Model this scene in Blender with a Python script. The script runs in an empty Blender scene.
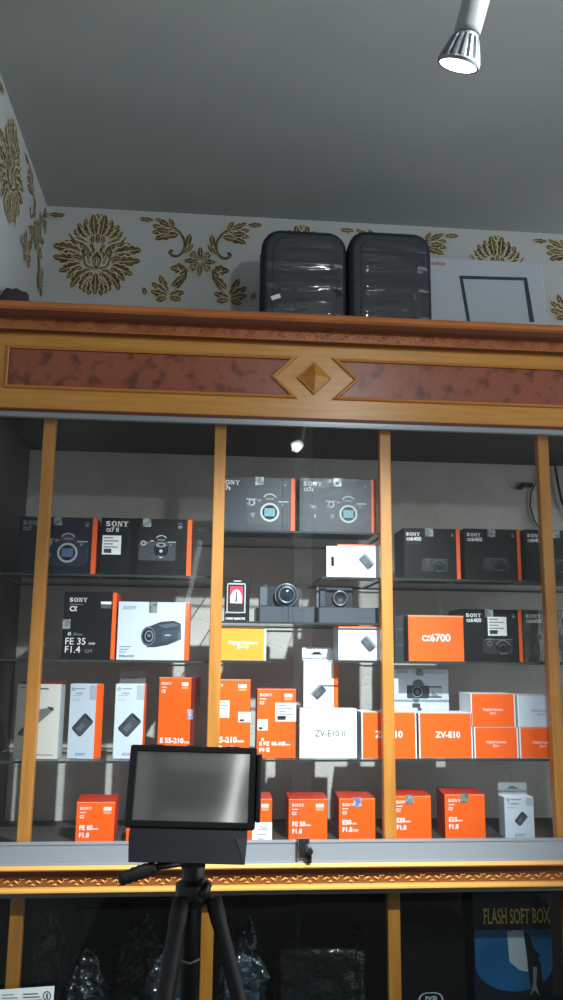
import bpy, math, random
from mathutils import Vector, Matrix, noise
random.seed(7)
C = bpy.context.scene.collection
PI = math.pi

# ------------------------------------------------------------------ camera
EYE = 1.50
F_PX, YAW, PIT, ROL, DIST = 832.0, math.radians(4.95), math.radians(10.83), math.radians(0.58), 2.3
fw = Vector((math.sin(YAW)*math.cos(PIT), math.cos(YAW)*math.cos(PIT), math.sin(PIT)))
r0 = Vector((math.cos(YAW), -math.sin(YAW), 0)); u0 = r0.cross(fw)
rt = r0*math.cos(ROL)+u0*math.sin(ROL); up = -r0*math.sin(ROL)+u0*math.cos(ROL)
CAM = Vector((0, -DIST, EYE))
cd = bpy.data.cameras.new('camera'); cam = bpy.data.objects.new('camera', cd); C.objects.link(cam)
M = Matrix((rt, up, -fw)).transposed().to_4x4(); M.translation = CAM
cam.matrix_world = M
cd.sensor_fit = 'VERTICAL'; cd.sensor_height = 36; cd.lens = F_PX*36/1000.0
cd.clip_start = 0.05; cd.clip_end = 50
bpy.context.scene.camera = cam

def at(px, py, Y):
    """world point on the vertical plane y=Y seen at pixel px,py of the photograph"""
    d = fw + rt*((px-281.5)/F_PX) - up*((py-500)/F_PX)
    return CAM + d*((Y+DIST)/d.y)

# ------------------------------------------------------------------ materials
def lin(c): return tuple(((x/255)/12.92 if x/255 <= .04045 else ((x/255+.055)/1.055)**2.4) for x in c)
_mc = {}
def mat(name, col, rough=.5, metal=0, coat=0, emit=None, estr=0, spec=.5, bump=None, mottle=None, alpha=None):
    if name in _mc: return _mc[name]
    m = bpy.data.materials.new(name); m.use_nodes = True; nt = m.node_tree; b = nt.nodes['Principled BSDF']
    c = lin(col)+(1,)
    b.inputs['Base Color'].default_value = c; b.inputs['Roughness'].default_value = rough
    b.inputs['Metallic'].default_value = metal; b.inputs['Coat Weight'].default_value = coat
    b.inputs['Coat Roughness'].default_value = .3
    b.inputs['Specular IOR Level'].default_value = spec
    if emit: b.inputs['Emission Color'].default_value = lin(emit)+(1,); b.inputs['Emission Strength'].default_value = estr
    tc = None
    if bump or mottle: tc = nt.nodes.new('ShaderNodeTexCoord')
    if mottle:      # (colour2, scale, lo, hi, detail, stretch)
        mp = nt.nodes.new('ShaderNodeMapping'); mp.inputs['Scale'].default_value = mottle[5] if len(mottle) > 5 else (1, 1, 1)
        nt.links.new(tc.outputs['Object'], mp.inputs[0])
        n = nt.nodes.new('ShaderNodeTexNoise'); n.inputs['Scale'].default_value = mottle[1]; n.inputs['Detail'].default_value = mottle[4]
        nt.links.new(mp.outputs[0], n.inputs['Vector'])
        r = nt.nodes.new('ShaderNodeValToRGB'); r.color_ramp.elements[0].position = mottle[2]; r.color_ramp.elements[1].position = mottle[3]
        r.color_ramp.elements[0].color = c; r.color_ramp.elements[1].color = lin(mottle[0])+(1,)
        nt.links.new(n.outputs['Fac'], r.inputs[0]); nt.links.new(r.outputs[0], b.inputs['Base Color'])
    if bump:        # (scale, strength, distance, stretch)
        mp = nt.nodes.new('ShaderNodeMapping'); mp.inputs['Scale'].default_value = bump[3] if len(bump) > 3 else (1, 1, 1)
        nt.links.new(tc.outputs['Object'], mp.inputs[0])
        n = nt.nodes.new('ShaderNodeTexNoise'); n.inputs['Scale'].default_value = bump[0]; n.inputs['Detail'].default_value = 3
        nt.links.new(mp.outputs[0], n.inputs['Vector'])
        bp = nt.nodes.new('ShaderNodeBump'); bp.inputs['Strength'].default_value = bump[1]; bp.inputs['Distance'].default_value = bump[2]
        nt.links.new(n.outputs['Fac'], bp.inputs['Height']); nt.links.new(bp.outputs[0], b.inputs['Normal'])
        if coat: nt.links.new(bp.outputs[0], b.inputs['Coat Normal'])
    _mc[name] = m; return m

def glassmat(name, tint, refl=1.0, haze=.0, rough=.0, bump=None, base=.0, hazecol=(200, 205, 205)):
    """thin clear sheet: transparent + fresnel reflection + a trace of dust"""
    m = bpy.data.materials.new(name); m.use_nodes = True; nt = m.node_tree; nt.nodes.clear()
    out = nt.nodes.new('ShaderNodeOutputMaterial')
    tr = nt.nodes.new('ShaderNodeBsdfTransparent'); tr.inputs[0].default_value = tint+(1,)
    gl = nt.nodes.new('ShaderNodeBsdfGlossy'); gl.inputs['Roughness'].default_value = rough
    fr = nt.nodes.new('ShaderNodeLayerWeight'); fr.inputs['Blend'].default_value = .5      # two-sided Schlick reflectance
    pw = nt.nodes.new('ShaderNodeMath'); pw.operation = 'POWER'; pw.inputs[1].default_value = 5; nt.links.new(fr.outputs['Facing'], pw.inputs[0])
    mu = nt.nodes.new('ShaderNodeMath'); mu.operation = 'MULTIPLY_ADD'; mu.inputs[1].default_value = .9*min(1, refl); mu.inputs[2].default_value = .04*refl+base; mu.use_clamp = True
    nt.links.new(pw.outputs[0], mu.inputs[0])
    mx = nt.nodes.new('ShaderNodeMixShader'); nt.links.new(mu.outputs[0], mx.inputs[0])
    nt.links.new(tr.outputs[0], mx.inputs[1]); nt.links.new(gl.outputs[0], mx.inputs[2])
    last = mx
    if haze:
        df = nt.nodes.new('ShaderNodeBsdfDiffuse'); df.inputs[0].default_value = lin(hazecol)+(1,)
        m2 = nt.nodes.new('ShaderNodeMixShader'); m2.inputs[0].default_value = haze
        nt.links.new(mx.outputs[0], m2.inputs[1]); nt.links.new(df.outputs[0], m2.inputs[2]); last = m2
    if bump:
        tc = nt.nodes.new('ShaderNodeTexCoord'); mp = nt.nodes.new('ShaderNodeMapping'); mp.inputs['Scale'].default_value = bump[3]
        mp.inputs['Rotation'].default_value = bump[4] if len(bump) > 4 else (0, 0, 0)
        nt.links.new(tc.outputs['Object'], mp.inputs[0])
        n = nt.nodes.new('ShaderNodeTexNoise'); n.inputs['Scale'].default_value = bump[0]; n.inputs['Detail'].default_value = 2
        nt.links.new(mp.outputs[0], n.inputs['Vector'])
        bp = nt.nodes.new('ShaderNodeBump'); bp.inputs['Strength'].default_value = bump[1]; bp.inputs['Distance'].default_value = bump[2]
        nt.links.new(n.outputs['Fac'], bp.inputs['Height']); nt.links.new(bp.outputs[0], gl.inputs['Normal']); nt.links.new(bp.outputs[0], fr.inputs['Normal'])
    nt.links.new(last.outputs[0], out.inputs[0])
    return m

GOLD = mat('varnished_gold_wood', (205, 146, 62), .38, coat=.35, mottle=((190, 128, 48), 6, .35, .7, 4, (1, 1, 14)))
GOLD2 = mat('post_gold_wood', (196, 132, 48), .42, coat=.25, mottle=((178, 114, 38), 5, .35, .7, 4, (14, 14, 1)))
CROWN = mat('crown_orange_wood', (190, 112, 50), .35, coat=.4, mottle=((168, 92, 36), 5, .35, .7, 4, (1, 1, 14)))
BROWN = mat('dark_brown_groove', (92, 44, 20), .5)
CARVE = mat('carved_wood', (176, 104, 58), .45, coat=.2, mottle=((150, 82, 42), 30, .4, .65, 3))
CARVEG = mat('carved_gilt_wood', (205, 138, 50), .4, coat=.3, mottle=((170, 100, 36), 30, .4, .65, 3))
BURL = mat('burl_veneer', (146, 78, 54), .4, coat=.3, mottle=((96, 46, 34), 24, .5, .66, 6))
TRIM = mat('trim_gold', (190, 122, 48), .38, coat=.35)
ALU = mat('brushed_aluminium', (150, 157, 164), .45, metal=.25)
INNER = mat('dark_inner_board', (62, 56, 52), .6)
CHROME = mat('lock_metal', (170, 172, 175), .25, metal=1)
WHITEP = mat('white_card', (226, 230, 234), .5)
WHITEB = mat('bluish_white_card', (192, 204, 216), .45)
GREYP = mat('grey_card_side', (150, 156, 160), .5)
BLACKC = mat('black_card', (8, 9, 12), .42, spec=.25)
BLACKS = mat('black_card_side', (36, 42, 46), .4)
NAVYC = mat('navy_card', (14, 20, 36), .4, spec=.3)
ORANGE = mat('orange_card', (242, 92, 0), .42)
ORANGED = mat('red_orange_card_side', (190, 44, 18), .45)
ORANGEY = mat('amber_card', (246, 152, 36), .45)
DKRED = mat('dark_red_card', (122, 24, 22), .45)
MAGENTA = mat('magenta_card', (160, 40, 80), .5)
INKW = mat('white_ink', (236, 236, 236), .5)
INKG = mat('grey_ink', (120, 128, 134), .5)
INKD = mat('dark_ink', (46, 52, 58), .5)
INKS = mat('silver_ink', (176, 186, 190), .4)
INKM = mat('dim_grey_ink', (78, 86, 92), .45)
INKMM = mat('faint_grey_ink', (48, 54, 60), .45)
TEAL = mat('teal_sensor_ink', (96, 150, 160), .4)
BLUEI = mat('blue_sensor_ink', (84, 110, 150), .4)
SEAL = mat('silver_seal', (168, 178, 176), .3, metal=.3, mottle=((110, 120, 118), 90, .4, .6, 2))
SEALB = mat('blue_silver_seal', (186, 186, 214), .3, mottle=((110, 110, 160), 110, .4, .6, 2))
LABEL = mat('white_label', (232, 234, 234), .5)
BLKPL = mat('black_plastic', (18, 19, 22), .38)
BLKMAT = mat('black_rubber', (14, 14, 16), .6)
SLATE = mat('slate_box', (48, 58, 70), .5)
DKMETAL = mat('camera_grey_metal', (40, 44, 52), .35, metal=.3)
WHT = mat('white_enamel', (150, 155, 157), .45)
FINM = mat('lamp_aluminium', (128, 134, 138), .45, metal=.35)
LENSE = mat('lamp_lens', (255, 255, 255), .3, emit=(240, 248, 255), estr=14)
GOLDLEAF = mat('wallpaper_gold_ink', (128, 106, 58), .5, metal=.15, mottle=((84, 66, 34), 55, .42, .6, 3))

# ------------------------------------------------------------------ mesh builder
class MB:
    def __init__(s): s.v = []; s.f = []; s.m = []; s.s = []; s.mats = []
    def mi(s, m):
        if m not in s.mats: s.mats.append(m)
        return s.mats.index(m)
    def face(s, pts, m, sm=False):
        n = len(s.v); s.v += [tuple(p) for p in pts]; s.f.append(tuple(range(n, n+len(pts)))); s.m.append(s.mi(m)); s.s.append(sm)
    def mesh(s, vs, fs, m, sm=False):
        n = len(s.v); s.v += [tuple(p) for p in vs]
        for f in fs: s.f.append(tuple(i+n for i in f)); s.m.append(s.mi(m)); s.s.append(sm)
    def box(s, x0, x1, y0, y1, z0, z1, m, mats=None):
        vs = [(x0,y0,z0),(x1,y0,z0),(x1,y1,z0),(x0,y1,z0),(x0,y0,z1),(x1,y0,z1),(x1,y1,z1),(x0,y1,z1)]
        fs = dict(bottom=(0,3,2,1), top=(4,5,6,7), front=(0,1,5,4), right=(1,2,6,5), back=(2,3,7,6), left=(3,0,4,7))
        n = len(s.v); s.v += vs
        for k, f in fs.items():
            s.f.append(tuple(i+n for i in f)); s.m.append(s.mi((mats or {}).get(k, m))); s.s.append(False)
    def extrude_x(s, prof, x0, x1, m, ms=None, cap=True):
        """prof: closed list of (y,z); ms: material per edge"""
        n = len(s.v); k = len(prof)
        s.v += [(x0, y, z) for y, z in prof]+[(x1, y, z) for y, z in prof]
        for i in range(k):
            j = (i+1) % k
            s.f.append((n+i, n+k+i, n+k+j, n+j)); s.m.append(s.mi(ms[i] if ms and ms[i] else m)); s.s.append(False)
        if cap:
            s.f.append(tuple(n+i for i in range(k))); s.m.append(s.mi(m)); s.s.append(False)
            s.f.append(tuple(n+k+i for i in reversed(range(k)))); s.m.append(s.mi(m)); s.s.append(False)
    def tube(s, pts, rad, m, seg=10, cap=True, sm=True):
        pts = [Vector(p) for p in pts]; n = len(s.v); N = len(pts)
        rads = rad if isinstance(rad, (list, tuple)) else [rad]*N
        prev = None
        for i, p in enumerate(pts):
            t = (pts[min(i+1, N-1)]-pts[max(i-1, 0)]).normalized()
            if prev is None:
                a = Vector((0, 0, 1)) if abs(t.z) < .9 else Vector((1, 0, 0))
                e1 = t.cross(a).normalized()
            else: e1 = (prev-t*prev.dot(t)).normalized()
            prev = e1; e2 = t.cross(e1)
            for k in range(seg):
                a = 2*PI*k/seg; s.v.append(tuple(p+(e1*math.cos(a)+e2*math.sin(a))*rads[i]))
        for i in range(N-1):
            for k in range(seg):
                k2 = (k+1) % seg
                s.f.append((n+i*seg+k, n+i*seg+k2, n+(i+1)*seg+k2, n+(i+1)*seg+k)); s.m.append(s.mi(m)); s.s.append(sm)
        if cap:
            s.f.append(tuple(n+k for k in reversed(range(seg)))); s.m.append(s.mi(m)); s.s.append(False)
            s.f.append(tuple(n+(N-1)*seg+k for k in range(seg))); s.m.append(s.mi(m)); s.s.append(False)
    def xform(s, M4, start=0):
        for i in range(start, len(s.v)): s.v[i] = tuple(M4 @ Vector(s.v[i]))
    def build(s, name, parent=None, bevel=0, seg=1, loc=None):
        me = bpy.data.meshes.new(name); me.from_pydata(s.v, [], s.f)
        for m in s.mats: me.materials.append(m)
        me.polygons.foreach_set('material_index', s.m); me.polygons.foreach_set('use_smooth', s.s); me.update()
        o = bpy.data.objects.new(name, me); C.objects.link(o)
        if parent: o.parent = parent
        if loc: o.location = loc
        if bevel:
            b = o.modifiers.new('bevel', 'BEVEL'); b.width = bevel; b.segments = seg; b.limit_method = 'ANGLE'
        return o

def empty(name, loc, label, cat, group=None, rz=0):
    o = bpy.data.objects.new(name, None); C.objects.link(o); o.location = loc; o.rotation_euler = (0, 0, rz); o.empty_display_size = .05
    tag(o, label, cat, group); return o
GROUPS = {'camera_box': 'camera boxes in the showcase', 'lens_box': 'lens boxes in the showcase', 'battery_box': 'white battery boxes in the showcase', 'display_box': 'slate boxes under the compact cameras',
          'compact_camera': 'compact cameras on the middle shelf', 'plastic_bag': 'plastic bundles in the lower cabinet', 'wrapped_package': 'wrapped packages in the lower cabinet', 'black_carton': 'dark cartons in the lower cabinet',
          'cable': 'cables on top of the cabinet', 'spot_lamp': 'ceiling spot lamps', 'reflection_panel': 'added pale panels for reflections'}
def tag(o, label, cat, group=None):
    group = group or GROUPS.get(o.name.split('.')[0])
    o['label'] = label; o['category'] = cat
    if group: o['group'] = group
    return o
def struct(o): o['kind'] = 'structure'; return o

_tc = {}
def text_mesh(body, size, bold=0.0, align='LEFT', xs=1.0):
    key = (body, round(size, 5), bold, align, xs)
    if key in _tc: return _tc[key]
    cu = bpy.data.curves.new('t', 'FONT'); cu.body = body; cu.size = size; cu.offset = bold*size; cu.align_x = align; cu.resolution_u = 3
    ob = bpy.data.objects.new('t', cu); C.objects.link(ob); bpy.context.view_layer.update()
    me = bpy.data.meshes.new_from_object(ob.evaluated_get(bpy.context.evaluated_depsgraph_get()))
    vs = [(v.co.x*xs, v.co.y) for v in me.vertices]; fs = [tuple(p.vertices) for p in me.polygons]
    bpy.data.objects.remove(ob); bpy.data.curves.remove(cu); bpy.data.meshes.remove(me)
    _tc[key] = (vs, fs); return _tc[key]

# ------------------------------------------------------------------ 2-D artwork on the front of a box
class Art:
    """u,v in metres from the front-left-bottom corner of the front face of a box w x h x d (origin bottom centre)"""
    def __init__(s, w, h, d): s.w, s.h, s.d = w, h, d; s.mb = MB()
    def p(s, u, v, k=1): return (u-s.w/2, -s.d/2-.00025*k, v)
    def poly(s, pts, m, k=1): s.mb.face([s.p(u, v, k) for u, v in pts], m)
    def rect(s, u0, v0, u1, v1, m, k=1): s.poly([(u0, v0), (u1, v0), (u1, v1), (u0, v1)], m, k)
    def ring(s, cu, cv, r1, r0, m, k=1, a0=0, a1=360, sy=1, n=28):
        for i in range(n):
            a = math.radians(a0+(a1-a0)*i/n); b = math.radians(a0+(a1-a0)*(i+1)/n)
            q = [(cu+r1*math.cos(a), cv+r1*sy*math.sin(a)), (cu+r1*math.cos(b), cv+r1*sy*math.sin(b))]
            if r0 > 0: q += [(cu+r0*math.cos(b), cv+r0*sy*math.sin(b)), (cu+r0*math.cos(a), cv+r0*sy*math.sin(a))]
            else: q += [(cu, cv)]
            s.poly(q, m, k)
    def text(s, body, u, v, size, m, bold=0, align='LEFT', xs=1., k=1, serif=False):
        if body.startswith('α'):
            rest = body[1:]; wd = 0
            if rest: vv, _ = text_mesh(rest, size, bold, 'LEFT', xs); wd = max(x for x, y in vv)
            u = u-(wd+size*.81)/2 if align == 'CENTER' else u
            u += s.alpha(u, v, size*1.05, m, k); body = rest; align = 'LEFT'
            if not body: return
        vs, fs = text_mesh(body, size, bold, align, xs)
        s.mb.mesh([s.p(u+x, v+y, k) for x, y in vs], fs, m)
    def bar(s, u0, v0, u1, v1, t, m, k=1):
        d = math.hypot(u1-u0, v1-v0); nx, nv = -(v1-v0)/d*t/2, (u1-u0)/d*t/2
        s.poly([(u0+nx, v0+nv), (u0-nx, v0-nv), (u1-nx, v1-nv), (u1+nx, v1+nv)], m, k)
    def sony(s, u, v, w, m, k=1):
        """wide slab-serif capitals, total width w"""
        h = w*.24; g = w*.262; lw = w*.225; t = h*.30; sf = h*.15
        vs, fs = text_mesh('S', h/.70, .03, 'LEFT', 1.); x0 = min(a for a, b in vs); x1 = max(a for a, b in vs); y0 = min(b for a, b in vs); y1 = max(b for a, b in vs)
        s.mb.mesh([s.p(u+(a-x0)*lw*.9/(x1-x0), v+(b-y0)*h/(y1-y0), k) for a, b in vs], fs, m)
        cx = u+g+lw*.5; n = 24                                                    # O
        for i in range(n):
            a, b = 2*PI*i/n, 2*PI*(i+1)/n
            s.poly([(cx+lw*.52*math.cos(a), v+h/2+h*.52*math.sin(a)), (cx+lw*.52*math.cos(b), v+h/2+h*.52*math.sin(b)), (cx+lw*.27*math.cos(b), v+h/2+h*.36*math.sin(b)), (cx+lw*.27*math.cos(a), v+h/2+h*.36*math.sin(a))], m, k)
        x = u+2*g                                                                  # N
        s.rect(x+lw*.12, v, x+lw*.24, v+h, m, k); s.rect(x+lw*.80, v, x+lw*.92, v+h, m, k)
        s.poly([(x+lw*.10, v+h), (x+lw*.36, v+h), (x+lw*.94, v), (x+lw*.72, v)], m, k)
        for a, b, c in ((.0, .34, 0), (.0, .30, h-sf), (.68, 1.04, h-sf)): s.rect(x+lw*a, v+c, x+lw*b, v+c+sf, m, k)
        x = u+3*g                                                                  # Y
        s.poly([(x+lw*.10, v+h), (x+lw*.38, v+h), (x+lw*.64, v+h*.42), (x+lw*.42, v+h*.42)], m, k); s.poly([(x+lw*.80, v+h), (x+lw*.94, v+h), (x+lw*.64, v+h*.42), (x+lw*.50, v+h*.42)], m, k)
        s.rect(x+lw*.42, v, x+lw*.64, v+h*.45, m, k); s.rect(x+lw*.30, v, x+lw*.76, v+sf, m, k)
        s.rect(x, v+h-sf, x+lw*.46, v+h, m, k); s.rect(x+lw*.68, v+h-sf, x+lw*1.06, v+h, m, k)
    def alpha(s, u, v, sz, m, k=1):
        """Greek letter as an open loop with crossing tails; returns its width"""
        r = sz*.27; cx, cy = u+r*1.15, v+r*.95; t = sz*.11; n = 20
        for i in range(n):
            a, b = math.radians(28+304*i/n), math.radians(28+304*(i+1)/n)
            s.poly([(cx+1.15*r*math.cos(a), cy+r*math.sin(a)), (cx+1.15*r*math.cos(b), cy+r*math.sin(b)), (cx+(1.15*r-t)*math.cos(b), cy+(r-t)*math.sin(b)), (cx+(1.15*r-t)*math.cos(a), cy+(r-t)*math.sin(a))], m, k)
        s.bar(cx+.72*r, cy-.45*r, cx+1.50*r, cy+.98*r, t, m, k); s.bar(cx+.72*r, cy+.50*r, cx+1.12*r, cy-.55*r, t, m, k); s.bar(cx+1.08*r, cy-.62*r, cx+1.52*r, cy-.86*r, t, m, k)
        return r*2.8
    def rrect(s, cu, cv, w, h, ang, r, m, k=1):
        pts = []; ca, sa = math.cos(ang), math.sin(ang)
        for (sx, sy, a0) in ((1, 1, 0), (-1, 1, 90), (-1, -1, 180), (1, -1, 270)):
            for i in range(4):
                a = math.radians(a0+i*30); x = sx*(w/2-r)+r*math.cos(a); y = sy*(h/2-r)+r*math.sin(a)
                pts.append((cu+x*ca-y*sa, cv+x*sa+y*ca))
        s.poly(pts, m, k)
    def lines(s, u, v, w, n, dv, t, m, k=1):
        for i in range(n): s.rect(u, v-i*dv, u+w*(1-.22*((i*7) % 3)), v-i*dv+t, m, k)
    def flush(s, name, parent, label=None):
        o = s.mb.build(name, parent); s.mb = MB()
        if label: o['label'] = label
        return o

PXM = lambda Y: F_PX/(Y+DIST)*1.0        # about how many pixels one metre spans at depth Y
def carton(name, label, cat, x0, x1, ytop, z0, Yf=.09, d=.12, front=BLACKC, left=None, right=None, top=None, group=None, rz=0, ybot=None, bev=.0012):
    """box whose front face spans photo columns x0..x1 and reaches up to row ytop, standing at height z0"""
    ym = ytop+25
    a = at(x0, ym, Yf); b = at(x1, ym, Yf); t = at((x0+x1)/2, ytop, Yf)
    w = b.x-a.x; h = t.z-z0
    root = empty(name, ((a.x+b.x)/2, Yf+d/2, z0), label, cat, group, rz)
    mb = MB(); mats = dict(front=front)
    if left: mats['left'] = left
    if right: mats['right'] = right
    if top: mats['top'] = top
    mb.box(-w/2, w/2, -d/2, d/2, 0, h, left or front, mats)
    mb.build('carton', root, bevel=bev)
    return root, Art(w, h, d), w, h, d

# ------------------------------------------------------------------ room shell
XL, XR, YB, ZC = -0.613, 1.75, 0.50, EYE+1.59
def wallmat():
    m = mat('wallpaper_white', (190, 196, 196), .6, bump=(60, .25, .002)); return m
WP = wallmat()
CREAM = mat('wallpaper_cream_line', (206, 202, 178), .6)
_lay = [0]
def wp_leaf(mb, P, cx, cz, ang, L, W, curl=0.0, lobes=4, gap=.10):
    """serrated, curled leaf in gold ink with a pale outline; P maps (s,z,layer) to world"""
    _lay[0] += 1; ky = _lay[0]
    for (m, gw, gl, gp, kk) in ((CREAM, 1.34, .05, 0, 0), (GOLDLEAF, 1, 0, gap, .5)):
        N = 12; a = ang; x, z = cx-math.cos(a)*L*gl, cz-math.sin(a)*L*gl; sp = []
        for i in range(N+1):
            t = i/N
            w = W*gw*(math.sin(PI*min(1, t*.90+.08))**.75)*(.66+.34*abs(math.sin(lobes*PI*t)))*(1-.2*t)
            sp.append((x, z, a, w)); l2 = L*(1+2*gl)/N; x += l2*math.cos(a); z += l2*math.sin(a); a += curl/N
        for sgn in (1, -1):
            for i in range(N):
                (x0, z0, a0, w0), (x1, z1, a1, w1) = sp[i], sp[i+1]
                n0 = (-math.sin(a0)*sgn, math.cos(a0)*sgn); n1 = (-math.sin(a1)*sgn, math.cos(a1)*sgn)
                q = [(x0+n0[0]*w0*gp, z0+n0[1]*w0*gp), (x1+n1[0]*w1*gp, z1+n1[1]*w1*gp), (x1+n1[0]*w1+math.cos(a1)*w1*.35, z1+n1[1]*w1+math.sin(a1)*w1*.35), (x0+n0[0]*w0+math.cos(a0)*w0*.35, z0+n0[1]*w0+math.sin(a0)*w0*.35)]
                mb.face([P(*p, ky+kk) for p in q], m)
def wp_stroke(mb, P, pts, w0, w1, m=None):
    _lay[0] += 1; k = _lay[0]; n = len(pts)
    for i in range(n-1):
        (x0, z0), (x1, z1) = pts[i], pts[i+1]; d = math.hypot(x1-x0, z1-z0)+1e-9; nx, nz = -(z1-z0)/d, (x1-x0)/d
        a = w0+(w1-w0)*i/(n-1); b = w0+(w1-w0)*(i+1)/(n-1)
        mb.face([P(x0+nx*a, z0+nz*a, k), P(x1+nx*b, z1+nz*b, k), P(x1-nx*b, z1-nz*b, k), P(x0-nx*a, z0-nz*a, k)], m or GOLDLEAF)
def spline(pts, n=6):
    """Catmull-Rom through 2-D points"""
    out = []; P = [pts[0]]+list(pts)+[pts[-1]]
    for i in range(1, len(P)-2):
        for j in range(n):
            t = j/n; r = []
            for c in (0, 1):
                p0, p1, p2, p3 = P[i-1][c], P[i][c], P[i+1][c], P[i+2][c]
                r.append(.5*(2*p1+(p2-p0)*t+(2*p0-5*p1+4*p2-p3)*t*t+(3*p1-p0-3*p2+p3)*t**3))
            out.append(tuple(r))
    out.append(pts[-1]); return out
def medallion(mb, P, cx, cz, R=.154):
    """pointed damask rosette: stacked palmettes of mirrored acanthus leaves"""
    _lay[0] = 0
    S = [(.02,.60,86,.46,.13,0), (.30,.42,30,.34,.11,.5), (.25,.46,48,.40,.12,.4), (.16,.50,64,.44,.13,.3), (.07,.52,80,.52,.13,.1),
         (.34,.14,28,.46,.14,-.2), (.38,.08,14,.64,.17,-.1), (.40,.00,0,.46,.12,.1),
         (.34,-.12,-2,.66,.15,.25), (.36,-.22,-24,.52,.14,0), (.34,-.28,-44,.44,.12,0),
         (.12,-.36,-22,.66,.13,-1.0), (.08,-.42,-44,.52,.12,-.6), (.05,-.52,-60,.46,.11,-.1), (.03,-.50,-76,.50,.11,0),
         (.22,.28,8,.34,.10,.9), (.20,.02,70,.34,.11,-.6), (.14,-.20,50,.50,.12,1.0), (.30,-.08,10,.26,.09,0), (.08,-.16,78,.46,.10,.2), (.10,.30,70,.20,.07,.8)]
    for (x, z, an, l, w, c) in S:
        for s in (1, -1):
            a = math.radians(an); a = a if s == 1 else PI-a
            wp_leaf(mb, P, cx+s*x*R, cz+z*R, a, l*R, w*R, c*s)
    for s in (1, -1):
        pts = spline([(cx+s*x*R, cz+z*R) for x, z in ((.03,-.28), (.20,-.22), (.26,-.02), (.16,.14), (.30,.30), (.50,.38), (.62,.54))])
        wp_stroke(mb, P, pts, .030*R, .022*R, CREAM); wp_stroke(mb, P, [(x+s*.03*R, z-.035*R) for x, z in pts], .022*R, .016*R)
    wp_leaf(mb, P, cx, cz-.44*R, -PI/2, .54*R, .11*R); wp_leaf(mb, P, cx, cz-.34*R, PI/2, .44*R, .12*R, 0, 1, .0); wp_leaf(mb, P, cx, cz-.26*R, PI/2, .22*R, .06*R, 0, 1, .3)
    wp_leaf(mb, P, cx, cz+.30*R, PI/2, .24*R, .07*R, 0, 2)
def scrolls(mb, P, cx, cz, q=.000838):
    """four acanthus scrolls round a small square ornament"""
    _lay[0] = 0
    def T(s, x, y): return (cx+s*(x-285)*q, cz-(y-228)*q)
    for s in (1, -1):
        def lf(x, y, x2, y2, w, curl=0., lob=3):
            a, b = T(s, x, y), T(s, x2, y2); l = math.hypot(b[0]-a[0], b[1]-a[1]); an = math.atan2(b[1]-a[1], b[0]-a[0])
            wp_leaf(mb, P, a[0], a[1], an-curl*s*.5, l*1.12, w*q*1.4, curl*s, lob)
        lf(180, 95, 86, 104, 15, .3); lf(190, 108, 100, 134, 16, .5); lf(165, 80, 84, 70, 14, -.2); lf(160, 70, 95, 38, 11, -.2); lf(170, 70, 148, 38, 9); lf(150, 95, 98, 88, 12)
        lf(222, 178, 236, 108, 12, .2, 2); lf(215, 190, 250, 150, 8, .4, 1)
        wp_stroke(mb, P, spline([T(s, *p) for p in ((160, 70), (190, 92), (214, 130), (216, 168), (200, 198), (178, 208), (158, 198), (156, 184), (168, 186))]), 5*q, 6.5*q)
        lf(225, 290, 162, 268, 15, .9); lf(228, 285, 190, 246, 11, .6); lf(205, 330, 232, 268, 13, -.5); lf(170, 350, 222, 300, 13, -.4)
        wp_stroke(mb, P, spline([T(s, *p) for p in ((160, 395), (195, 350), (226, 300), (218, 262), (190, 250), (165, 258))]), 6*q, 3*q)
        for (a_, b_, w) in (((150, 385), (120, 308), 15), ((150, 385), (90, 340), 14), ((160, 390), (215, 372), 14), ((150, 392), (88, 375), 14), ((150, 400), (110, 412), 12), ((160, 398), (205, 405), 12), ((60, 392), (50, 362), 9)):
            lf(a_[0], a_[1], b_[0], b_[1], w)
        lf(20, 42, 74, 44, 10, .2)
    for k in range(4):
        a = k*PI/2
        wp_leaf(mb, P, cx+8*q*math.cos(a), cz+8*q*math.sin(a), a, 60*q, 15*q, 0, 3)
        for e in (-1, 1):
            wp_leaf(mb, P, cx+26*q*math.cos(a+PI/4), cz+26*q*math.sin(a+PI/4), a+PI/4+e*.75, 34*q, 10*q, -e*1.4, 2)
        wp_leaf(mb, P, cx+6*q*math.cos(a+PI/4), cz+6*q*math.sin(a+PI/4), a+PI/4, 34*q, 10*q, 0, 2)

m1 = at(97, 256, YB); m2 = at(498, 280, YB); per = (m2.x-m1.x)/2
s1 = at(200, 262, YB)
w = MB(); w.box(XL-.1, 3.2, YB, YB+.1, 0, ZC+.1, WP)
Pb = lambda s, z, k: (s, YB-.0006-.00008*k, z)
for i in range(-0, 4):
    x = m1.x+per*i
    medallion(w, Pb, x, m1.z)
    scrolls(w, Pb, s1.x+per*i, s1.z)
wp_leaf(w, Pb, XL+.012, m1.z+.150, -.15, .055, .011, .3, 2)
struct(w.build('wall_back'))
w = MB(); w.box(XL-.1, XL, -5.0, YB, 0, ZC+.1, WP)
Pl = lambda s, z, k: (XL+.0006+.00008*k, s, z)
for i in range(0, 5):
    y = YB-.14-per*i
    medallion(w, Pl, y-per/2, m1.z); scrolls(w, Pl, y, s1.z)
struct(w.build('wall_left'))
w = MB(); w.box(XL-.1, 3.2, -5.0, YB+.1, ZC, ZC+.1, mat('ceiling_paint', (166, 173, 173), .7, mottle=((156, 163, 163), 1.2, .4, .6, 2)))
struct(w.build('ceiling'))
w = MB(); w.box(XL-.1, 3.2, -4.3, -4.2, 0, ZC, mat('front_wall_paint', (92, 88, 82), .7))
struct(w.build('wall_front'))
w = MB(); w.box(XL-.1, 3.2, -5.0, YB+.1, -.1, 0, mat('floor_tile', (92, 84, 76), .35, mottle=((96, 88, 82), 3, .4, .6, 3)))
struct(w.build('floor'))

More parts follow.
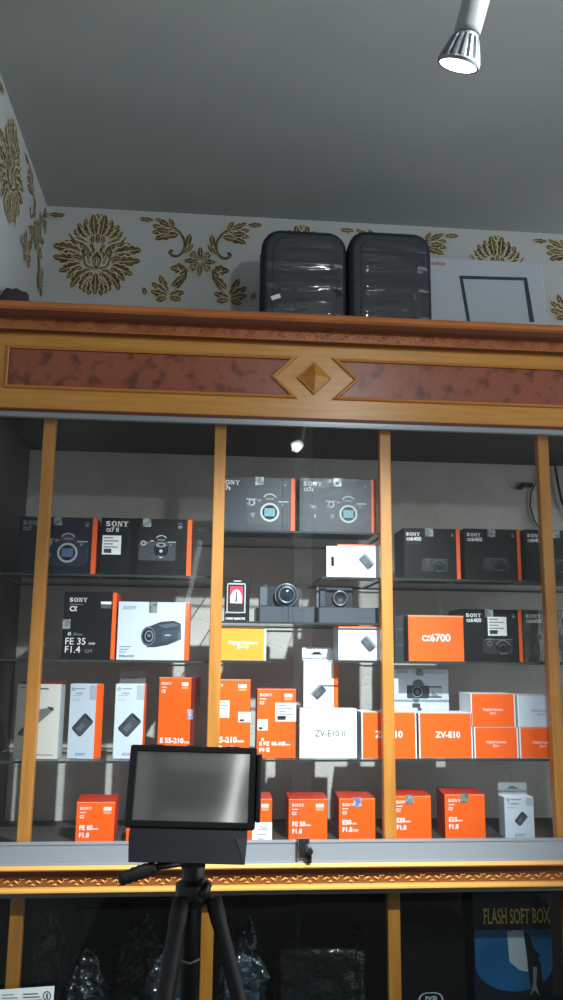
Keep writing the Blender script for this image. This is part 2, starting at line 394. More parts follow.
# ------------------------------------------------------------------ display cabinet
XWALL = XL; XL = XL+.003
cab = empty('display_cabinet', (0, .23, 0), 'large golden wooden display cabinet with glass front, carved bands and burl header panels', 'display cabinet')
CL = Vector((0, .23, 0))
def cbuild(mb, name, bevel=0, label=None, seg=1):
    o = mb.build(name, cab, bevel, seg); o.matrix_parent_inverse = Matrix.Translation(-CL)
    if label: o['label'] = label
    return o
def z_(py, Y=0, px=281): return at(px, py, Y).z
def x_(px, py, Y=0): return at(px, py, Y).x
zHB = z_(421.3, 0)           # underside of the header
zF1 = z_(342, 0)             # top of the flat frieze
zTop = z_(311.5, -.06)       # top of the crown
# crown moulding: rounded lip over a cove
mb = MB()
zc0 = z_(325.5, -.03)
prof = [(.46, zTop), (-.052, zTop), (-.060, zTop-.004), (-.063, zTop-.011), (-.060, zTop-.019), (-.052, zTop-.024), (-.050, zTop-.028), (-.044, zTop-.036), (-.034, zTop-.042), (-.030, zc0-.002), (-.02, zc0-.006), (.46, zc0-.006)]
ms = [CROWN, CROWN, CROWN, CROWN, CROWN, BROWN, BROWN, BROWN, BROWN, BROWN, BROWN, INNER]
mb.extrude_x(prof, XL, XR, CROWN, ms); cbuild(mb, 'crown_molding')
# carved band under the crown
def ridges(mb, x0, x1, zc, hh, Y, m, step=.036, prot=.004):
    """leafy scroll carving: alternating slanted ridges with a curl at each foot"""
    n = int((x1-x0)/step)
    for i in range(n):
        cx = x0+(i+.5)*step; s = 1 if i % 2 == 0 else -1
        for (dx, dz, an, l, w) in [(0, 0, 32*s, step*.62, hh*.20), (-.010*s, .55*hh, 18*s, step*.40, hh*.15), (.012*s, -.55*hh, 20*s, step*.40, hh*.15), (.3*step, .1*hh, -55*s, step*.26, hh*.13)]:
            a = math.radians(an); ca, sa = math.cos(a), math.sin(a); vs = []; fs = []; K = 8
            vs.append((cx+dx, Y-prot, zc+dz))
            for ring_, rr, yy in ((1, .6, Y-prot*.8), (2, 1., Y)):
                for k in range(K):
                    t = 2*PI*k/K; px = l*.5*rr*math.cos(t); pz = w*rr*math.sin(t)
                    vs.append((cx+dx+px*ca-pz*sa, yy, zc+dz+px*sa+pz*ca))
            for k in range(K):
                k2 = (k+1) % K; fs.append((0, 1+k, 1+k2)); fs.append((1+k, 1+K+k, 1+K+k2, 1+k2))
            mb.mesh(vs, fs, m, True)
zb1, zb0 = zc0-.006, z_(339, -.02)
mb = MB(); mb.box(XL, XR, -.018, .02, zb0, zb1, CARVE)
ridges(mb, XL, XR, (zb0+zb1)/2, (zb1-zb0)*.40, -.018, CARVE, .028, .0035); cbuild(mb, 'carved_band', label='upper reddish carved scroll band')
mb = MB()
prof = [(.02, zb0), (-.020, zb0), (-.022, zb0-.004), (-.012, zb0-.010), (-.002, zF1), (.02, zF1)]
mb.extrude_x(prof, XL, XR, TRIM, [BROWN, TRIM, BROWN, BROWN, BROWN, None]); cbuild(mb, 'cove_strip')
# frieze board
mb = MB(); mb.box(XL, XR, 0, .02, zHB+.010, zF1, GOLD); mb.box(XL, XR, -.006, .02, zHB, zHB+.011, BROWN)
mb.box(XL, XR, -.002, .02, zHB+.011, zHB+.015, TRIM); cbuild(mb, 'frieze_board')
# burl panels with arrow-shaped ends; bead trims round them
zpt, zpb = z_(358.5, 0), z_(396, 0); zpm = (zpt+zpb)/2
xd = x_(314, 377); hp = (zpt-zpb)/2
xl0 = x_(7, 378); xlt = x_(291, 358); xlm = x_(272.5, 377)
xr_t = x_(338, 359); xrm = x_(357, 378); xr1 = XR-.06
def burl(pts, nm, lab):
    mb = MB(); mb.face([(x, -.0015, z) for x, z in pts], BURL); mb.box(0, 0, 0, 0, 0, 0, BURL)
    mb = MB(); n = len(pts)
    vs = [(x, -.0015, z) for x, z in pts]+[(x, .01, z) for x, z in pts]
    mb.mesh(vs, [tuple(range(n)), tuple(range(2*n-1, n-1, -1))]+[(i, n+i, n+(i+1) % n, (i+1) % n) for i in range(n)], BURL)
    cbuild(mb, nm, label=lab)
    # raised bead
    mb = MB(); W, H = .0085, .007
    P = [Vector((x, 0, z)) for x, z in pts]; ns = []
    cen = sum(P, Vector())/n
    def off(i, d):
        a, b, c = P[i-1], P[i], P[(i+1) % n]
        e1 = (b-a).normalized(); e2 = (c-b).normalized()
        n1 = Vector((e1.z, 0, -e1.x)); n2 = Vector((e2.z, 0, -e2.x))
        k = (n1+n2); k = k/(k.dot(n1)) if abs(k.dot(n1)) > .2 else n1
        return b+k*d
    ars = sum(P[i].x*P[(i+1) % n].z-P[(i+1) % n].x*P[i].z for i in range(n)); sg = 1 if ars > 0 else -1
    prof = [(-.004, -.0012), (-.003, -.006), (0, -.0085), (.004, -.0075), (.0065, -.003), (.0068, .001)]
    rows = [[off(i, sg*o)+Vector((0, y, 0)) for o, y in prof] for i in range(n)]
    for i in range(n):
        j = (i+1) % n
        for k in range(len(prof)-1):
            mb.face([rows[i][k], rows[j][k], rows[j][k+1], rows[i][k+1]], TRIM if k else BROWN, False)
    cbuild(mb, 'panel_molding')
burl([(xl0, zpb), (xlt+.004, zpb), (xlm, zpm), (xlt+.004, zpt), (xl0, zpt)], 'burl_panel', 'left burl wood panel')
burl([(xr_t-.004, zpb), (xr1, zpb), (xr1, zpt), (xr_t-.004, zpt), (xrm, zpm)], 'burl_panel', 'right burl wood panel')
# diamond rosette
mb = MB(); e = .050; base = [(xd-e, 0, zpm), (xd, 0, zpm-e), (xd+e, 0, zpm), (xd, 0, zpm+e)]
b1 = [(x, -.007, z) for x, y, z in base]; e2 = .043
b2 = [(xd-e2, -.008, zpm), (xd, -.008, zpm-e2), (xd+e2, -.008, zpm), (xd, -.008, zpm+e2)]
for i in range(4):
    j = (i+1) % 4
    mb.face([base[i], base[j], b1[j], b1[i]], BROWN); mb.face([b1[i], b1[j], b2[j], b2[i]], TRIM)
    mb.face([b2[i], b2[j], (xd, -.033, zpm)], GOLD2)
cbuild(mb, 'diamond_rosette')
# bodies, top board, sides, back, middle ledge
ztk = zHB-.030
zLed = z_(861, 0)            # ledge the door track sits on
zRB = z_(888, 0)             # underside of the lower rail
mb = MB(); mb.box(XL, XR, .02, .46, zTop-.03, zTop-.002, CROWN); mb.box(XL, XR, .012, .46, zHB-.004, zHB+.02, INNER); cbuild(mb, 'top_board')
BACKW = mat('embossed_backing', (196, 191, 184), .6, mottle=((188, 183, 176), 9, .4, .6, 3))
nt = BACKW.node_tree; b_ = nt.nodes['Principled BSDF']
tc = nt.nodes.new('ShaderNodeTexCoord'); vo = nt.nodes.new('ShaderNodeTexVoronoi'); vo.feature = 'DISTANCE_TO_EDGE'; vo.inputs['Scale'].default_value = 7
mp = nt.nodes.new('ShaderNodeMapping'); mp.inputs['Rotation'].default_value = (0, .6, 0); mp.inputs['Scale'].default_value = (1, .2, 1.7)
nt.links.new(tc.outputs['Object'], mp.inputs[0]); nt.links.new(mp.outputs[0], vo.inputs['Vector'])
rp = nt.nodes.new('ShaderNodeValToRGB'); rp.color_ramp.elements[0].position = .0; rp.color_ramp.elements[1].position = .03
nt.links.new(vo.outputs['Distance'], rp.inputs[0])
bp = nt.nodes.new('ShaderNodeBump'); bp.inputs['Strength'].default_value = .22; bp.inputs['Distance'].default_value = .004
nt.links.new(rp.outputs[0], bp.inputs['Height']); nt.links.new(bp.outputs[0], b_.inputs['Normal'])
mb = MB(); mb.box(XL, XR, .42, .44, zRB, zHB+.02, BACKW); cbuild(mb, 'back_panel', label='pale embossed backing of the upper showcase')
mb = MB(); mb.box(XL, XR, .42, .44, 0, zRB, INNER); cbuild(mb, 'lower_back_panel')
mb = MB(); mb.box(XL+.001, XL+.014, .004, .42, 0, zHB, INNER); cbuild(mb, 'side_panel')
mb = MB(); mb.box(XR-.014, XR, .004, .42, 0, zTop-.03, CROWN); cbuild(mb, 'side_panel')
zFl = zLed+.028              # display floor
mb = MB(); mb.box(XL, XR, .03, .42, zLed-.02, zFl, INNER); cbuild(mb, 'display_floor')
# middle ledge mouldings
zt0 = z_(841.5, -.02); zg1 = z_(863.0, -.02)
mb = MB()
zA = z_(869.5, -.035); zB = z_(874.5, -.02); zC2 = z_(884.5, -.02); 
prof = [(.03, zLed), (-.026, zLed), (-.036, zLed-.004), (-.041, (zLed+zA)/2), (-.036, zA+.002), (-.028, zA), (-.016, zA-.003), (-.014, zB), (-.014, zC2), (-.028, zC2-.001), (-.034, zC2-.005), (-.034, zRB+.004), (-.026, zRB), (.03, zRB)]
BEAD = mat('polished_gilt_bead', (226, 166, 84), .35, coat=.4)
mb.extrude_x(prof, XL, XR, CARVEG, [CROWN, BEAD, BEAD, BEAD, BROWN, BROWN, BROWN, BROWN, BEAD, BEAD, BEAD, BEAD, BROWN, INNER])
cbuild(mb, 'ledge_molding')
mb = MB(); mb.box(XL, XR, -.016, -.013, zC2, zB, mat('carving_ground', (126, 74, 32), .5))
ridges(mb, XL, XR, (zB+zC2)/2, (zB-zC2)*.50, -.016, mat('carving_gilt', (214, 150, 66), .4, coat=.3), .027, .004); cbuild(mb, 'lower_carved_band', label='gilt carved leaf band below the door track')
# aluminium door tracks
mb = MB(); mb.box(XL, XR, -.022, .012, zLed, zt0-.002, ALU); mb.box(XL, XR, -.024, -.0, zt0-.003, zt0, ALU); mb.box(XL, XR, -.026, -.02, zLed, zLed+.004, ALU)
cbuild(mb, 'bottom_door_track')
zr1 = zHB-.001; zr0 = z_(425.5, -.01)
mb = MB(); mb.box(XL, XR, -.012, .004, zr0, zr1, mat('grey_aluminium', (150, 156, 162), .4, metal=.5)); mb.box(XL, XR, -.013, -.011, zr0+.003, zr0+.006, ALU); cbuild(mb, 'top_door_track')
mb = MB(); mb.box(XL, XR, -.008, .014, zRB-.014, zRB-.001, mat('dark_aluminium', (96, 98, 98), .45, metal=.4)); cbuild(mb, 'lower_door_track')
# posts
for (pt, pb) in (((50.5, 427), (21.5, 840)), ((222, 430), (209, 840)), ((385, 433), (390.5, 840)), ((545, 437), (560, 825))):
    xa = x_(pt[0], pt[1], .02); xb = x_(pb[0], pb[1], .02); xm = (xa+xb)/2; hw = .0165
    mb = MB(); mb.box(xm-hw, xm+hw, .020, .048, zFl, zHB-.004, GOLD2); cbuild(mb, 'post', .002)
for (px, py) in ((15, 930), (207, 940), (394.5, 940), (572, 940)):
    xm = x_(px, py, .02); hw = .0165
    mb = MB(); mb.box(xm-hw, xm+hw, .020, .048, .1, zRB, GOLD2); cbuild(mb, 'lower_post', .002)
mb = MB(); mb.box(XL, XR, .02, .42, 0, .10, GOLD2); cbuild(mb, 'plinth')
# sliding glass doors
GL = glassmat('door_glass', (.94, .96, .96), refl=.75, haze=.010)
GL2 = glassmat('lower_door_glass', (.62, .66, .66), refl=.8, haze=.004)
GEDGE = mat('glass_edge', (120, 150, 150), .2)
def pane(x0, x1, y, z0, z1, m, nm, lab):
    mb = MB(); mb.box(x0, x1, y-.002, y+.002, z0, z1, GEDGE, dict(front=m))
    # only one reflecting sheet: front face glass, rim edges, open back
    mb.f = [f for i, f in enumerate(mb.f) if i not in (4,)]; mb.m = [q for i, q in enumerate(mb.m) if i not in (4,)]; mb.s = mb.s[:len(mb.f)]
    return cbuild(mb, nm, label=lab)
xo0 = x_(293.5, 600, -.006); xo1 = x_(312, 600, .004)
pane(XL+.004, xo1, .006, zt0-.02, zr0+.006, GL, 'glass_door', 'left sliding glass door')
pane(xo0, XR-.02, -.006, zt0-.02, zr0+.006, GL, 'glass_door', 'right sliding glass door')
pane(XL+.004, x_(300, 940, 0), .010, .1, zRB-.004, GL2, 'lower_glass_door', 'left lower glass door')
pane(x_(296, 940, 0), XR-.02, .002, .1, zRB-.004, GL2, 'lower_glass_door', 'right lower glass door')
# showcase lock clamped on the track
lk = at(302, 851, -.03)
mb = MB(); mb.box(lk.x-.014, lk.x+.020, -.028, -.024, lk.z-.020, lk.z+.030, CHROME); mb.box(lk.x-.014, lk.x-.009, -.034, -.024, lk.z-.02, lk.z+.03, CHROME)
lo = cbuild(mb, 'track_lock', .001)
mb = MB(); mb.tube([(lk.x+.018, -.026, lk.z+.004), (lk.x+.018, -.050, lk.z+.002)], .0085, CHROME, 14); mb.tube([(lk.x+.018, -.050, lk.z+.002), (lk.x+.018, -.0515, lk.z+.002)], .0035, BLKMAT, 8)
o = mb.build('lock_cylinder', lo); 
mb = MB(); mb.box(lk.x+.012, lk.x+.024, -.040, -.036, lk.z-.028, lk.z-.004, BLKPL)
o = mb.build('key_tag', lo)

# ------------------------------------------------------------------ glass shelves
SG = glassmat('shelf_glass', (.90, .94, .93), refl=.6, haze=.03)
SEDGE = mat('shelf_edge_green', (48, 58, 56), .2)
YS0, YS1 = .055, .40
P1 = x_(42, 600, .03); P2 = x_(216, 600, .03); P3 = x_(388, 600, .03); P4 = x_(551, 600, .03)
def shelf(px, py, X0, X1, lab):
    z = at(px, py, YS0).z
    root = MB(); root.box(X0, X1, YS0, YS1, z-.006, z, SG, dict(front=SEDGE, left=SEDGE, right=SEDGE, bottom=SG, back=SEDGE))
    root.f = [f for i, f in enumerate(root.f) if i != 0]; root.m = [f for i, f in enumerate(root.m) if i != 0]; root.s = root.s[:len(root.f)]
    o = root.build('glass_shelf'); tag(o, lab, 'shelf', 'glass shelves in the showcase'); return z
zLa = shelf(120, 574.5, XL+.02, P2-.01, 'upper left glass shelf holding two black camera boxes')
zLb = shelf(120, 660, XL+.02, P2-.01, 'left glass shelf under the black lens box and white camcorder box')
zLc = shelf(120, 761, XL+.02, P2-.01, 'lower left glass shelf under the three white accessory boxes')
zMa = shelf(300, 531, P2-.06, P3-.002, 'highest glass shelf in the middle bay, under twin black camera boxes')
zMb = shelf(350, 577, x_(322, 577, .05), P3-.002, 'short glass shelf under the white box with hang tab, right of middle bay')
zMc = shelf(300, 622, P2-.01, P3-.002, 'glass shelf under the two compact cameras in the middle bay')
zMd = shelf(240, 660.5, P2-.01, x_(271, 660, .05), 'short glass shelf under the amber box in the middle bay')
zMe = shelf(360, 660.5, x_(333, 660, .05), P3-.002, 'short glass shelf under the lone white battery box by third post')
zMf = shelf(300, 759.5, P2-.006, P3-.002, 'lower glass shelf in the middle bay, under the plain white box')
zRa = shelf(470, 579.5, P3, XR-.02, 'upper right glass shelf holding three black camera boxes')
zRb = shelf(470, 662, P3, XR-.02, 'right glass shelf under the orange box and two black camera boxes')
zRc = shelf(470, 759, P3, XR-.02, 'lower right glass shelf under stacked orange boxes')

# ------------------------------------------------------------------ product pictures
def pic_fullframe(A, cu, cv, r, sensor):
    """line-lit mirrorless body with a bare round mount; r = mount radius"""
    A.rrect(cu-.25*r, cv-.05*r, 4.3*r, 2.5*r, 0, .35*r, INKMM if sensor is not BLUEI else mat('navy_body_ink', (26, 34, 54), .4), 1)
    A.poly([(cu-.85*r, cv+1.2*r), (cu-.55*r, cv+1.95*r), (cu+.55*r, cv+1.95*r), (cu+.85*r, cv+1.2*r)], INKMM, 1)
    A.ring(cu, cv, r, .78*r, INKS, 2); A.ring(cu, cv, .78*r, 0, BLACKC, 2)
    A.rrect(cu, cv, 1.12*r, .86*r, 0, .06*r, sensor, 3)
    A.ring(cu, cv+1.35*r, .75*r, .62*r, INKS, 3, 25, 155, .85); A.rect(cu-.45*r, cv+1.32*r, cu+.45*r, cv+1.5*r, INKG, 3)
    A.ring(cu-1.9*r, cv+1.0*r, .36*r, .22*r, INKS, 3); A.rect(cu-2.5*r, cv+1.30*r, cu-1.4*r, cv+1.40*r, INKS, 3)
    A.rect(cu-1.3*r, cv+1.1*r, cu-.9*r, cv+1.35*r, INKG, 3); A.ring(cu-2.2*r, cv+.85*r, .22*r, .1*r, INKG, 3)
    A.rect(cu+.9*r, cv+1.08*r, cu+1.95*r, cv+1.2*r, INKS, 3); A.rect(cu+1.2*r, cv+.72*r, cu+1.45*r, cv+.98*r, INKG, 3)
    A.poly([(cu-2.05*r, cv-.1*r), (cu-1.5*r, cv-.1*r), (cu-1.75*r, cv-.7*r)], INKG, 3)
    A.rect(cu+1.95*r, cv-1.0*r, cu+2.0*r, cv+.9*r, INKM, 3)
def pic_lens(A, cu, cv, r):
    """mirrorless body with a dark lens on, lit from above"""
    A.rrect(cu-.5*r, cv-.1*r, 5.0*r, 2.6*r, 0, .3*r, INKMM, 1)
    A.ring(cu, cv+1.45*r, .8*r, .66*r, INKS, 3, 25, 155, .8); A.rect(cu-.5*r, cv+1.35*r, cu+.5*r, cv+1.52*r, INKG, 3)
    A.ring(cu-2.4*r, cv+.95*r, .35*r, .2*r, INKS, 3); A.ring(cu-1.9*r, cv+1.0*r, .2*r, .1*r, INKG, 3); A.rect(cu-1.5*r, cv+1.2*r, cu-1.0*r, cv+1.34*r, INKS, 3)
    A.rect(cu+.9*r, cv+1.1*r, cu+2.0*r, cv+1.2*r, INKS, 3); A.ring(cu+1.3*r, cv+.75*r, .12*r, 0, INKG, 3)
    A.ring(cu, cv, 1.1*r, 0, BLACKC, 2); A.ring(cu, cv+.75*r, .72*r, .30*r, INKG, 3, 0, 360, .5)
    A.ring(cu, cv, 1.1*r, 1.02*r, INKM, 3, -80, 20); A.ring(cu, cv, 1.1*r, 1.02*r, INKM, 3, 160, 250)
    A.ring(cu, cv-.1*r, .22*r, 0, INKS, 3); A.ring(cu, cv-.62*r, .5*r, .36*r, INKG, 3, 200, 340, .6); A.poly([(cu-.3*r, cv-.9*r), (cu+.3*r, cv-.9*r), (cu, cv-1.15*r)], INKS, 3)
    A.poly([(cu-2.4*r, cv-.2*r), (cu-2.0*r, cv-.2*r), (cu-2.2*r, cv-.5*r)], INKM, 3)
def pic_apsc(A, cu, cv, r, bright=INKM):
    """slim body hinted by rim light and a dim lens"""
    A.rrect(cu-.8*r, cv+.1*r, 4.4*r, 2.0*r, 0, .25*r, mat('black_body_ink', (30, 34, 38), .4), 1)
    A.ring(cu, cv, r*1.08, 0, BLACKC, 2); A.ring(cu, cv, r*1.08, r*.95, bright, 3, 20, 160); A.ring(cu, cv, r*.8, r*.72, INKMM, 3); A.ring(cu, cv, r*.5, r*.42, bright, 3, 30, 170)
    A.ring(cu, cv, r*.98, r*.88, bright, 3, 230, 310)
    A.poly([(cu-2.9*r, cv+.95*r), (cu-2.3*r, cv+1.25*r), (cu-1.2*r, cv+1.2*r), (cu-1.0*r, cv+1.1*r), (cu-2.3*r, cv+1.1*r)], bright, 3)
    A.rect(cu-1.0*r, cv+1.12*r, cu+1.5*r, cv+1.2*r, bright, 3); A.ring(cu-2.0*r, cv+.55*r, .35*r, .25*r, bright, 3)
    A.rect(cu-2.3*r, cv-.2*r, cu-1.9*r, cv+.1*r, INKMM, 3)
def pic_battery(A, cu, cv, l, wd, ang, body=None):
    body = body or INKD; a = math.radians(ang)
    A.rrect(cu, cv, l, wd, a, wd*.18, body, 1)
    n = (-math.sin(a), math.cos(a)); c = (math.cos(a), math.sin(a))
    A.rrect(cu-n[0]*wd*.08, cv-n[1]*wd*.08, l*.86, wd*.70, a, wd*.12, mat('battery_face_ink', (62, 70, 78), .45), 2)
    for k in (-.12, .06): A.rrect(cu-c[0]*l*.12+n[0]*wd*k, cv-c[1]*l*.12+n[1]*wd*k, l*.40, wd*.06, a, wd*.02, INKG, 3)
    A.rrect(cu+c[0]*l*.42, cv+c[1]*l*.42, l*.06, wd*.5, a, wd*.02, BLACKC, 3)
def seal(root, w, h, d, u, s=.026, m=None, over=.004, hh=None):
    """hologram seal folded over the top front edge"""
    m = m or SEAL; mb = MB(); x = u-w/2; hh = hh or s
    mb.box(x-s/2, x+s/2, -d/2-.0009, -d/2-.0002, h-hh, h+.0006, m); mb.box(x-s/2, x+s/2, -d/2-.0009, -d/2+.02, h+.0003, h+.0010, m)
    mb.face([(x-s*.28, -d/2-.0012, h-hh*.8), (x+s*.2, -d/2-.0012, h-hh*.85), (x+s*.25, -d/2-.0012, h-hh*.45), (x-s*.2, -d/2-.0012, h-hh*.4)], INKG)
    mb.build('seal_sticker', root, label_(None))
def label_(x): return 0
def stripe(root, w, h, d, t=.0125, m=None):
    m = m or ORANGE; mb = MB(); mb.box(w/2-t, w/2+.0008, -d/2-.0010, d/2-.001, .0008, h-.0008, m, dict(right=ORANGED)); mb.build('side_stripe', root, .0008)['label'] = 'orange strip along the right edge'
def plabel(A, u0, v0, u1, v1, root, name='price_label', n=4, lab='small white printed label', block=True):
    A.rect(u0, v0, u1, v1, LABEL, 4); W, H = u1-u0, v1-v0
    for i in range(n): A.rect(u0+.08*W, v1-H*(.16+.16*i), u0+W*(.55+.3*((i*3) % 2)), v1-H*(.10+.16*i), INKG, 5)
    if block: A.rect(u0+.1*W, v0+.08*H, u0+.5*W, v0+.3*H, INKD, 5)
    A.flush(name, root, lab)
def mark(A, u, v, s, m=None):
    m = m or INKG; A.ring(u, v+s*.2, s*.5, s*.36, m, 2, 0, 180); A.rect(u-s*.42, v-s*.55, u+s*.42, v+.05*s, m, 2)

# ---- full-frame camera boxes
def camera_box(label, x0, x1, yt, z, style, model, group=None, front=None, seal_u=.6, st=.0125, tu=.05, ms=.105, left=BLACKS, Yf=.09, d=.12, size=1., name='camera_box'):
    front = front or BLACKC
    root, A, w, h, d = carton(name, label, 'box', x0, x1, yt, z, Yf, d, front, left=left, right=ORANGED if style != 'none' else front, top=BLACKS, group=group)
    stripe(root, w, h, d, st)
    iw = INKW if front is not NAVYC else mat('pale_navy_ink', (170, 176, 190), .5)
    A.sony(tu*w, h*.85, .24*w, iw, 2); A.text(model, (tu+.005)*w, h*.755, ms*h, iw, .02, k=2)
    A.flush('printed_lettering', root)
    mark(A, .87*w, h*.88, .05*w); A.flush('corner_emblem', root)
    seal(root, w, h, d, seal_u*w, .024 if w > .15 else .02)
    return root, A, w, h, d

r, A, w, h, d = camera_box('dark navy camera box with round mount picture, leftmost on the upper left shelf', 18, 96.5, 517, zLa, 'ff', 'α7', front=NAVYC, seal_u=.49, st=.013)
pic_fullframe(A, .635*w, h*.38, .0285, BLUEI); A.flush('product_picture', r)
r, A, w, h, d = camera_box('wide black camera box with white label at left and lens picture, upper left shelf', 100.5, 191.5, 518.5, zLa, 'lens', 'α7 II', seal_u=.50, st=.013)
pic_lens(A, .665*w, h*.45, .021); A.flush('product_picture', r); plabel(A, .02*w, .36*h, .225*w, .69*h, r)
r, A, w, h, d = camera_box('black camera box with round mount picture, left of the twin boxes behind second post', 216, 295, 477, zMa, 'ff', 'α7s', seal_u=.545, st=.0125, front=mat('hazed_black_card', (24, 36, 50), .4))  # black card; the bluish haze of the bright middle bay is in its colour
pic_fullframe(A, .68*w, h*.36, .028, TEAL); A.flush('product_picture', r)
r, A, w, h, d = camera_box('black camera box in clear film, right of the twin boxes beside third post', 299.5, 375, 478.5, zMa, 'ff', 'α7s', seal_u=.50, st=.0115, front=mat('hazed_black_card', (24, 36, 50), .4))  # same black card with the haze mixed into its colour
pic_fullframe(A, .645*w, h*.36, .027, TEAL); A.flush('product_picture', r)
A.poly([(.19*w, .28*h), (.215*w, .36*h), (.205*w, .28*h)], INKW, 4); A.flush('film_tear', r)
FILM = glassmat('clear_shrink_film', (.96, .97, .98), refl=1.6, haze=.03, rough=.12, bump=(14, .5, .01, (1, 1, 1)))
mb = MB(); mb.box(-w/2-.003, w/2+.003, -d/2-.003, d/2+.002, .0005, h+.002, FILM); mb.build('shrink_film', r, .002)
# ---- smaller black camera boxes (right bay)
r, A, w, h, d = camera_box('black camera box with faint camera outline, first from left on the upper right shelf', 403.5, 460, 528.5, zRa, 'ap', 'α6400', seal_u=.46, st=.011)
pic_apsc(A, .63*w, h*.27, .0175); A.lines(.05*w, h*.70, .26*w, 1, .01, .0012, INKM, 2); A.flush('product_picture', r)
r, A, w, h, d = camera_box('black camera box with dim lens outline, second on the upper right shelf', 464.5, 520.5, 529, zRa, 'ap', 'α6400', seal_u=.49, st=.010)
pic_apsc(A, .63*w, h*.30, .0175); A.flush('product_picture', r)
r, A, w, h, d = camera_box('black camera box standing behind the fourth post on the upper right shelf', 525, 583, 530, zRa, 'ap', 'α6400', seal_u=.55, st=.011)
pic_apsc(A, .63*w, h*.30, .0175); A.flush('product_picture', r)
r, A, w, h, d = camera_box('black camera box with large white price label, beside the orange box on the right shelf', 461, 522, 609.5, zRb, 'ap', 'α6400', tu=.09, seal_u=.47, st=.010)
pic_apsc(A, .68*w, h*.28, .020, INKG); A.flush('product_picture', r)
plabel(A, .44*w, .50*h, .75*w, .86*h, r, n=5)
r, A, w, h, d = camera_box('black camera box partly behind fourth post, in wrinkled clear film on the right shelf', 523.5, 584, 610.5, zRb, 'ap', 'α6400', seal_u=.72, st=.011, Yf=.10)
pic_apsc(A, .63*w, h*.30, .0175); A.flush('product_picture', r)
FILM2 = glassmat('wrinkled_film', (.95, .96, .97), refl=2.2, haze=.05, rough=.1, bump=(30, .8, .01, (1, 1, .5)))
mb = MB(); mb.box(-w/2-.003, w/2+.003, -d/2-.004, d/2+.002, .0005, h+.002, FILM2); mb.build('shrink_film', r, .002)
# dark grey camera box edge at far left of that shelf
r, A, w, h, d = carton('camera_box', 'narrow dark grey box squeezed between third post and orange box', 'box', 394.5, 407, 616, zRb, .13, .10, BLACKS, left=SLATE)
A.rect(.15*w, .7*h, .8*w, .73*h, INKM, 2); A.rect(.2*w, .35*h, .8*w, .37*h, INKM, 2); A.flush('printed_lettering', r)
# orange model box
r, A, w, h, d = carton('camera_box', 'bright orange box with white model number, on the right shelf', 'box', 408.5, 464, 615.5, zRb, .075, .11, ORANGE, left=BLACKS, right=BLACKS, top=ORANGE)
A.text('α6700', .5*w, .44*h, .030, INKW, .02, 'CENTER', k=2); A.flush('printed_lettering', r)
A.rect(0, h-.004, w, h, mat('pale_orange_edge', (246, 150, 100), .5), 2); A.flush('lid_edge', r)

# ---- black lens box and white camcorder box (left shelf)
r, A, w, h, d = carton('lens_box', 'tall black lens box with small silver seal on its left edge', 'box', 63.5, 116, 592, zLb, .08, .10, BLACKC, right=ORANGED, top=BLACKS)
stripe(r, w, h, d, .011)
A.sony(.10*w, .85*h, .33*w, INKW, 2); A.text('α', .11*w, .71*h, .026, INKW, .02, k=2); A.lines(.11*w, .805*h, .25*w, 1, .01, .002, INKG, 2)
A.ring(.13*w, .375*h, .0045, .0025, INKW, 2); A.text('35mm', .20*w, .355*h, .010, INKG, .02, k=2)
A.text('FE 35', .05*w, .22*h, .026, INKW, .0, k=2); A.text('mm', .50*w, .22*h, .012, INKW, 0, k=2); A.text('F1.4', .05*w, .10*h, .026, INKW, 0, k=2); A.text('GM', .43*w, .10*h, .014, INKG, 0, k=2); A.flush('printed_lettering', r)
A.rect(.70*w, .82*h, .90*w, .86*h, INKW, 2); A.rect(.70*w, .76*h, .90*w, .81*h, INKM, 2); A.flush('corner_emblem', r)
A.rect(-.001, .45*h, .14*w, .59*h, SEAL, 3); A.rect(.03*w, .48*h, .10*w, .55*h, INKG, 4); A.flush('seal_sticker', r)
r, A, w, h, d = carton('camcorder_box', 'white box printed with a dark camcorder, beside the black lens box', 'box', 117.5, 189.5, 602, zLb, .08, .12, WHITEB, right=ORANGED, top=WHITEP)
stripe(r, w, h, d, .013)
A.sony(.07*w, .87*h, .18*w, INKG, 2); A.lines(.04*w, .22*h, .16*w, 3, .045*h, .0025, INKG, 2); A.text('FDR-AX43', .04*w, .05*h, .009, INKD, .02, k=2); A.flush('printed_lettering', r)
CB = mat('camcorder_ink', (38, 50, 60), .4); CB2 = mat('camcorder_ink_light', (74, 92, 104), .4)
A.poly([(.40*w, .56*h), (.52*w, .62*h), (.60*w, .66*h), (.78*w, .68*h), (.88*w, .63*h), (.89*w, .36*h), (.70*w, .26*h), (.52*w, .22*h), (.42*w, .22*h), (.36*w, .34*h)], CB, 1)
A.poly([(.56*w, .60*h), (.78*w, .64*h), (.86*w, .60*h), (.66*w, .55*h)], CB2, 2); A.poly([(.60*w, .50*h), (.87*w, .54*h), (.87*w, .40*h), (.62*w, .32*h)], mat('camcorder_side_ink', (52, 66, 78), .4), 2)
A.ring(.43*w, .41*h, .020, 0, BLACKC, 2, sy=1.35); A.ring(.43*w, .41*h, .020, .016, CB2, 3, sy=1.35); A.ring(.44*w, .41*h, .012, .009, INKG, 3, sy=1.35); A.ring(.44*w, .42*h, .005, 0, BLUEI, 3)
A.rect(.66*w, .42*h, .74*w, .44*h, INKS, 3); A.flush('product_picture', r)
seal(r, w, h, d, .485*w, .022, mat('grey_seal', (132, 142, 138), .35, mottle=((80, 90, 88), 90, .4, .6, 2)), hh=.030)

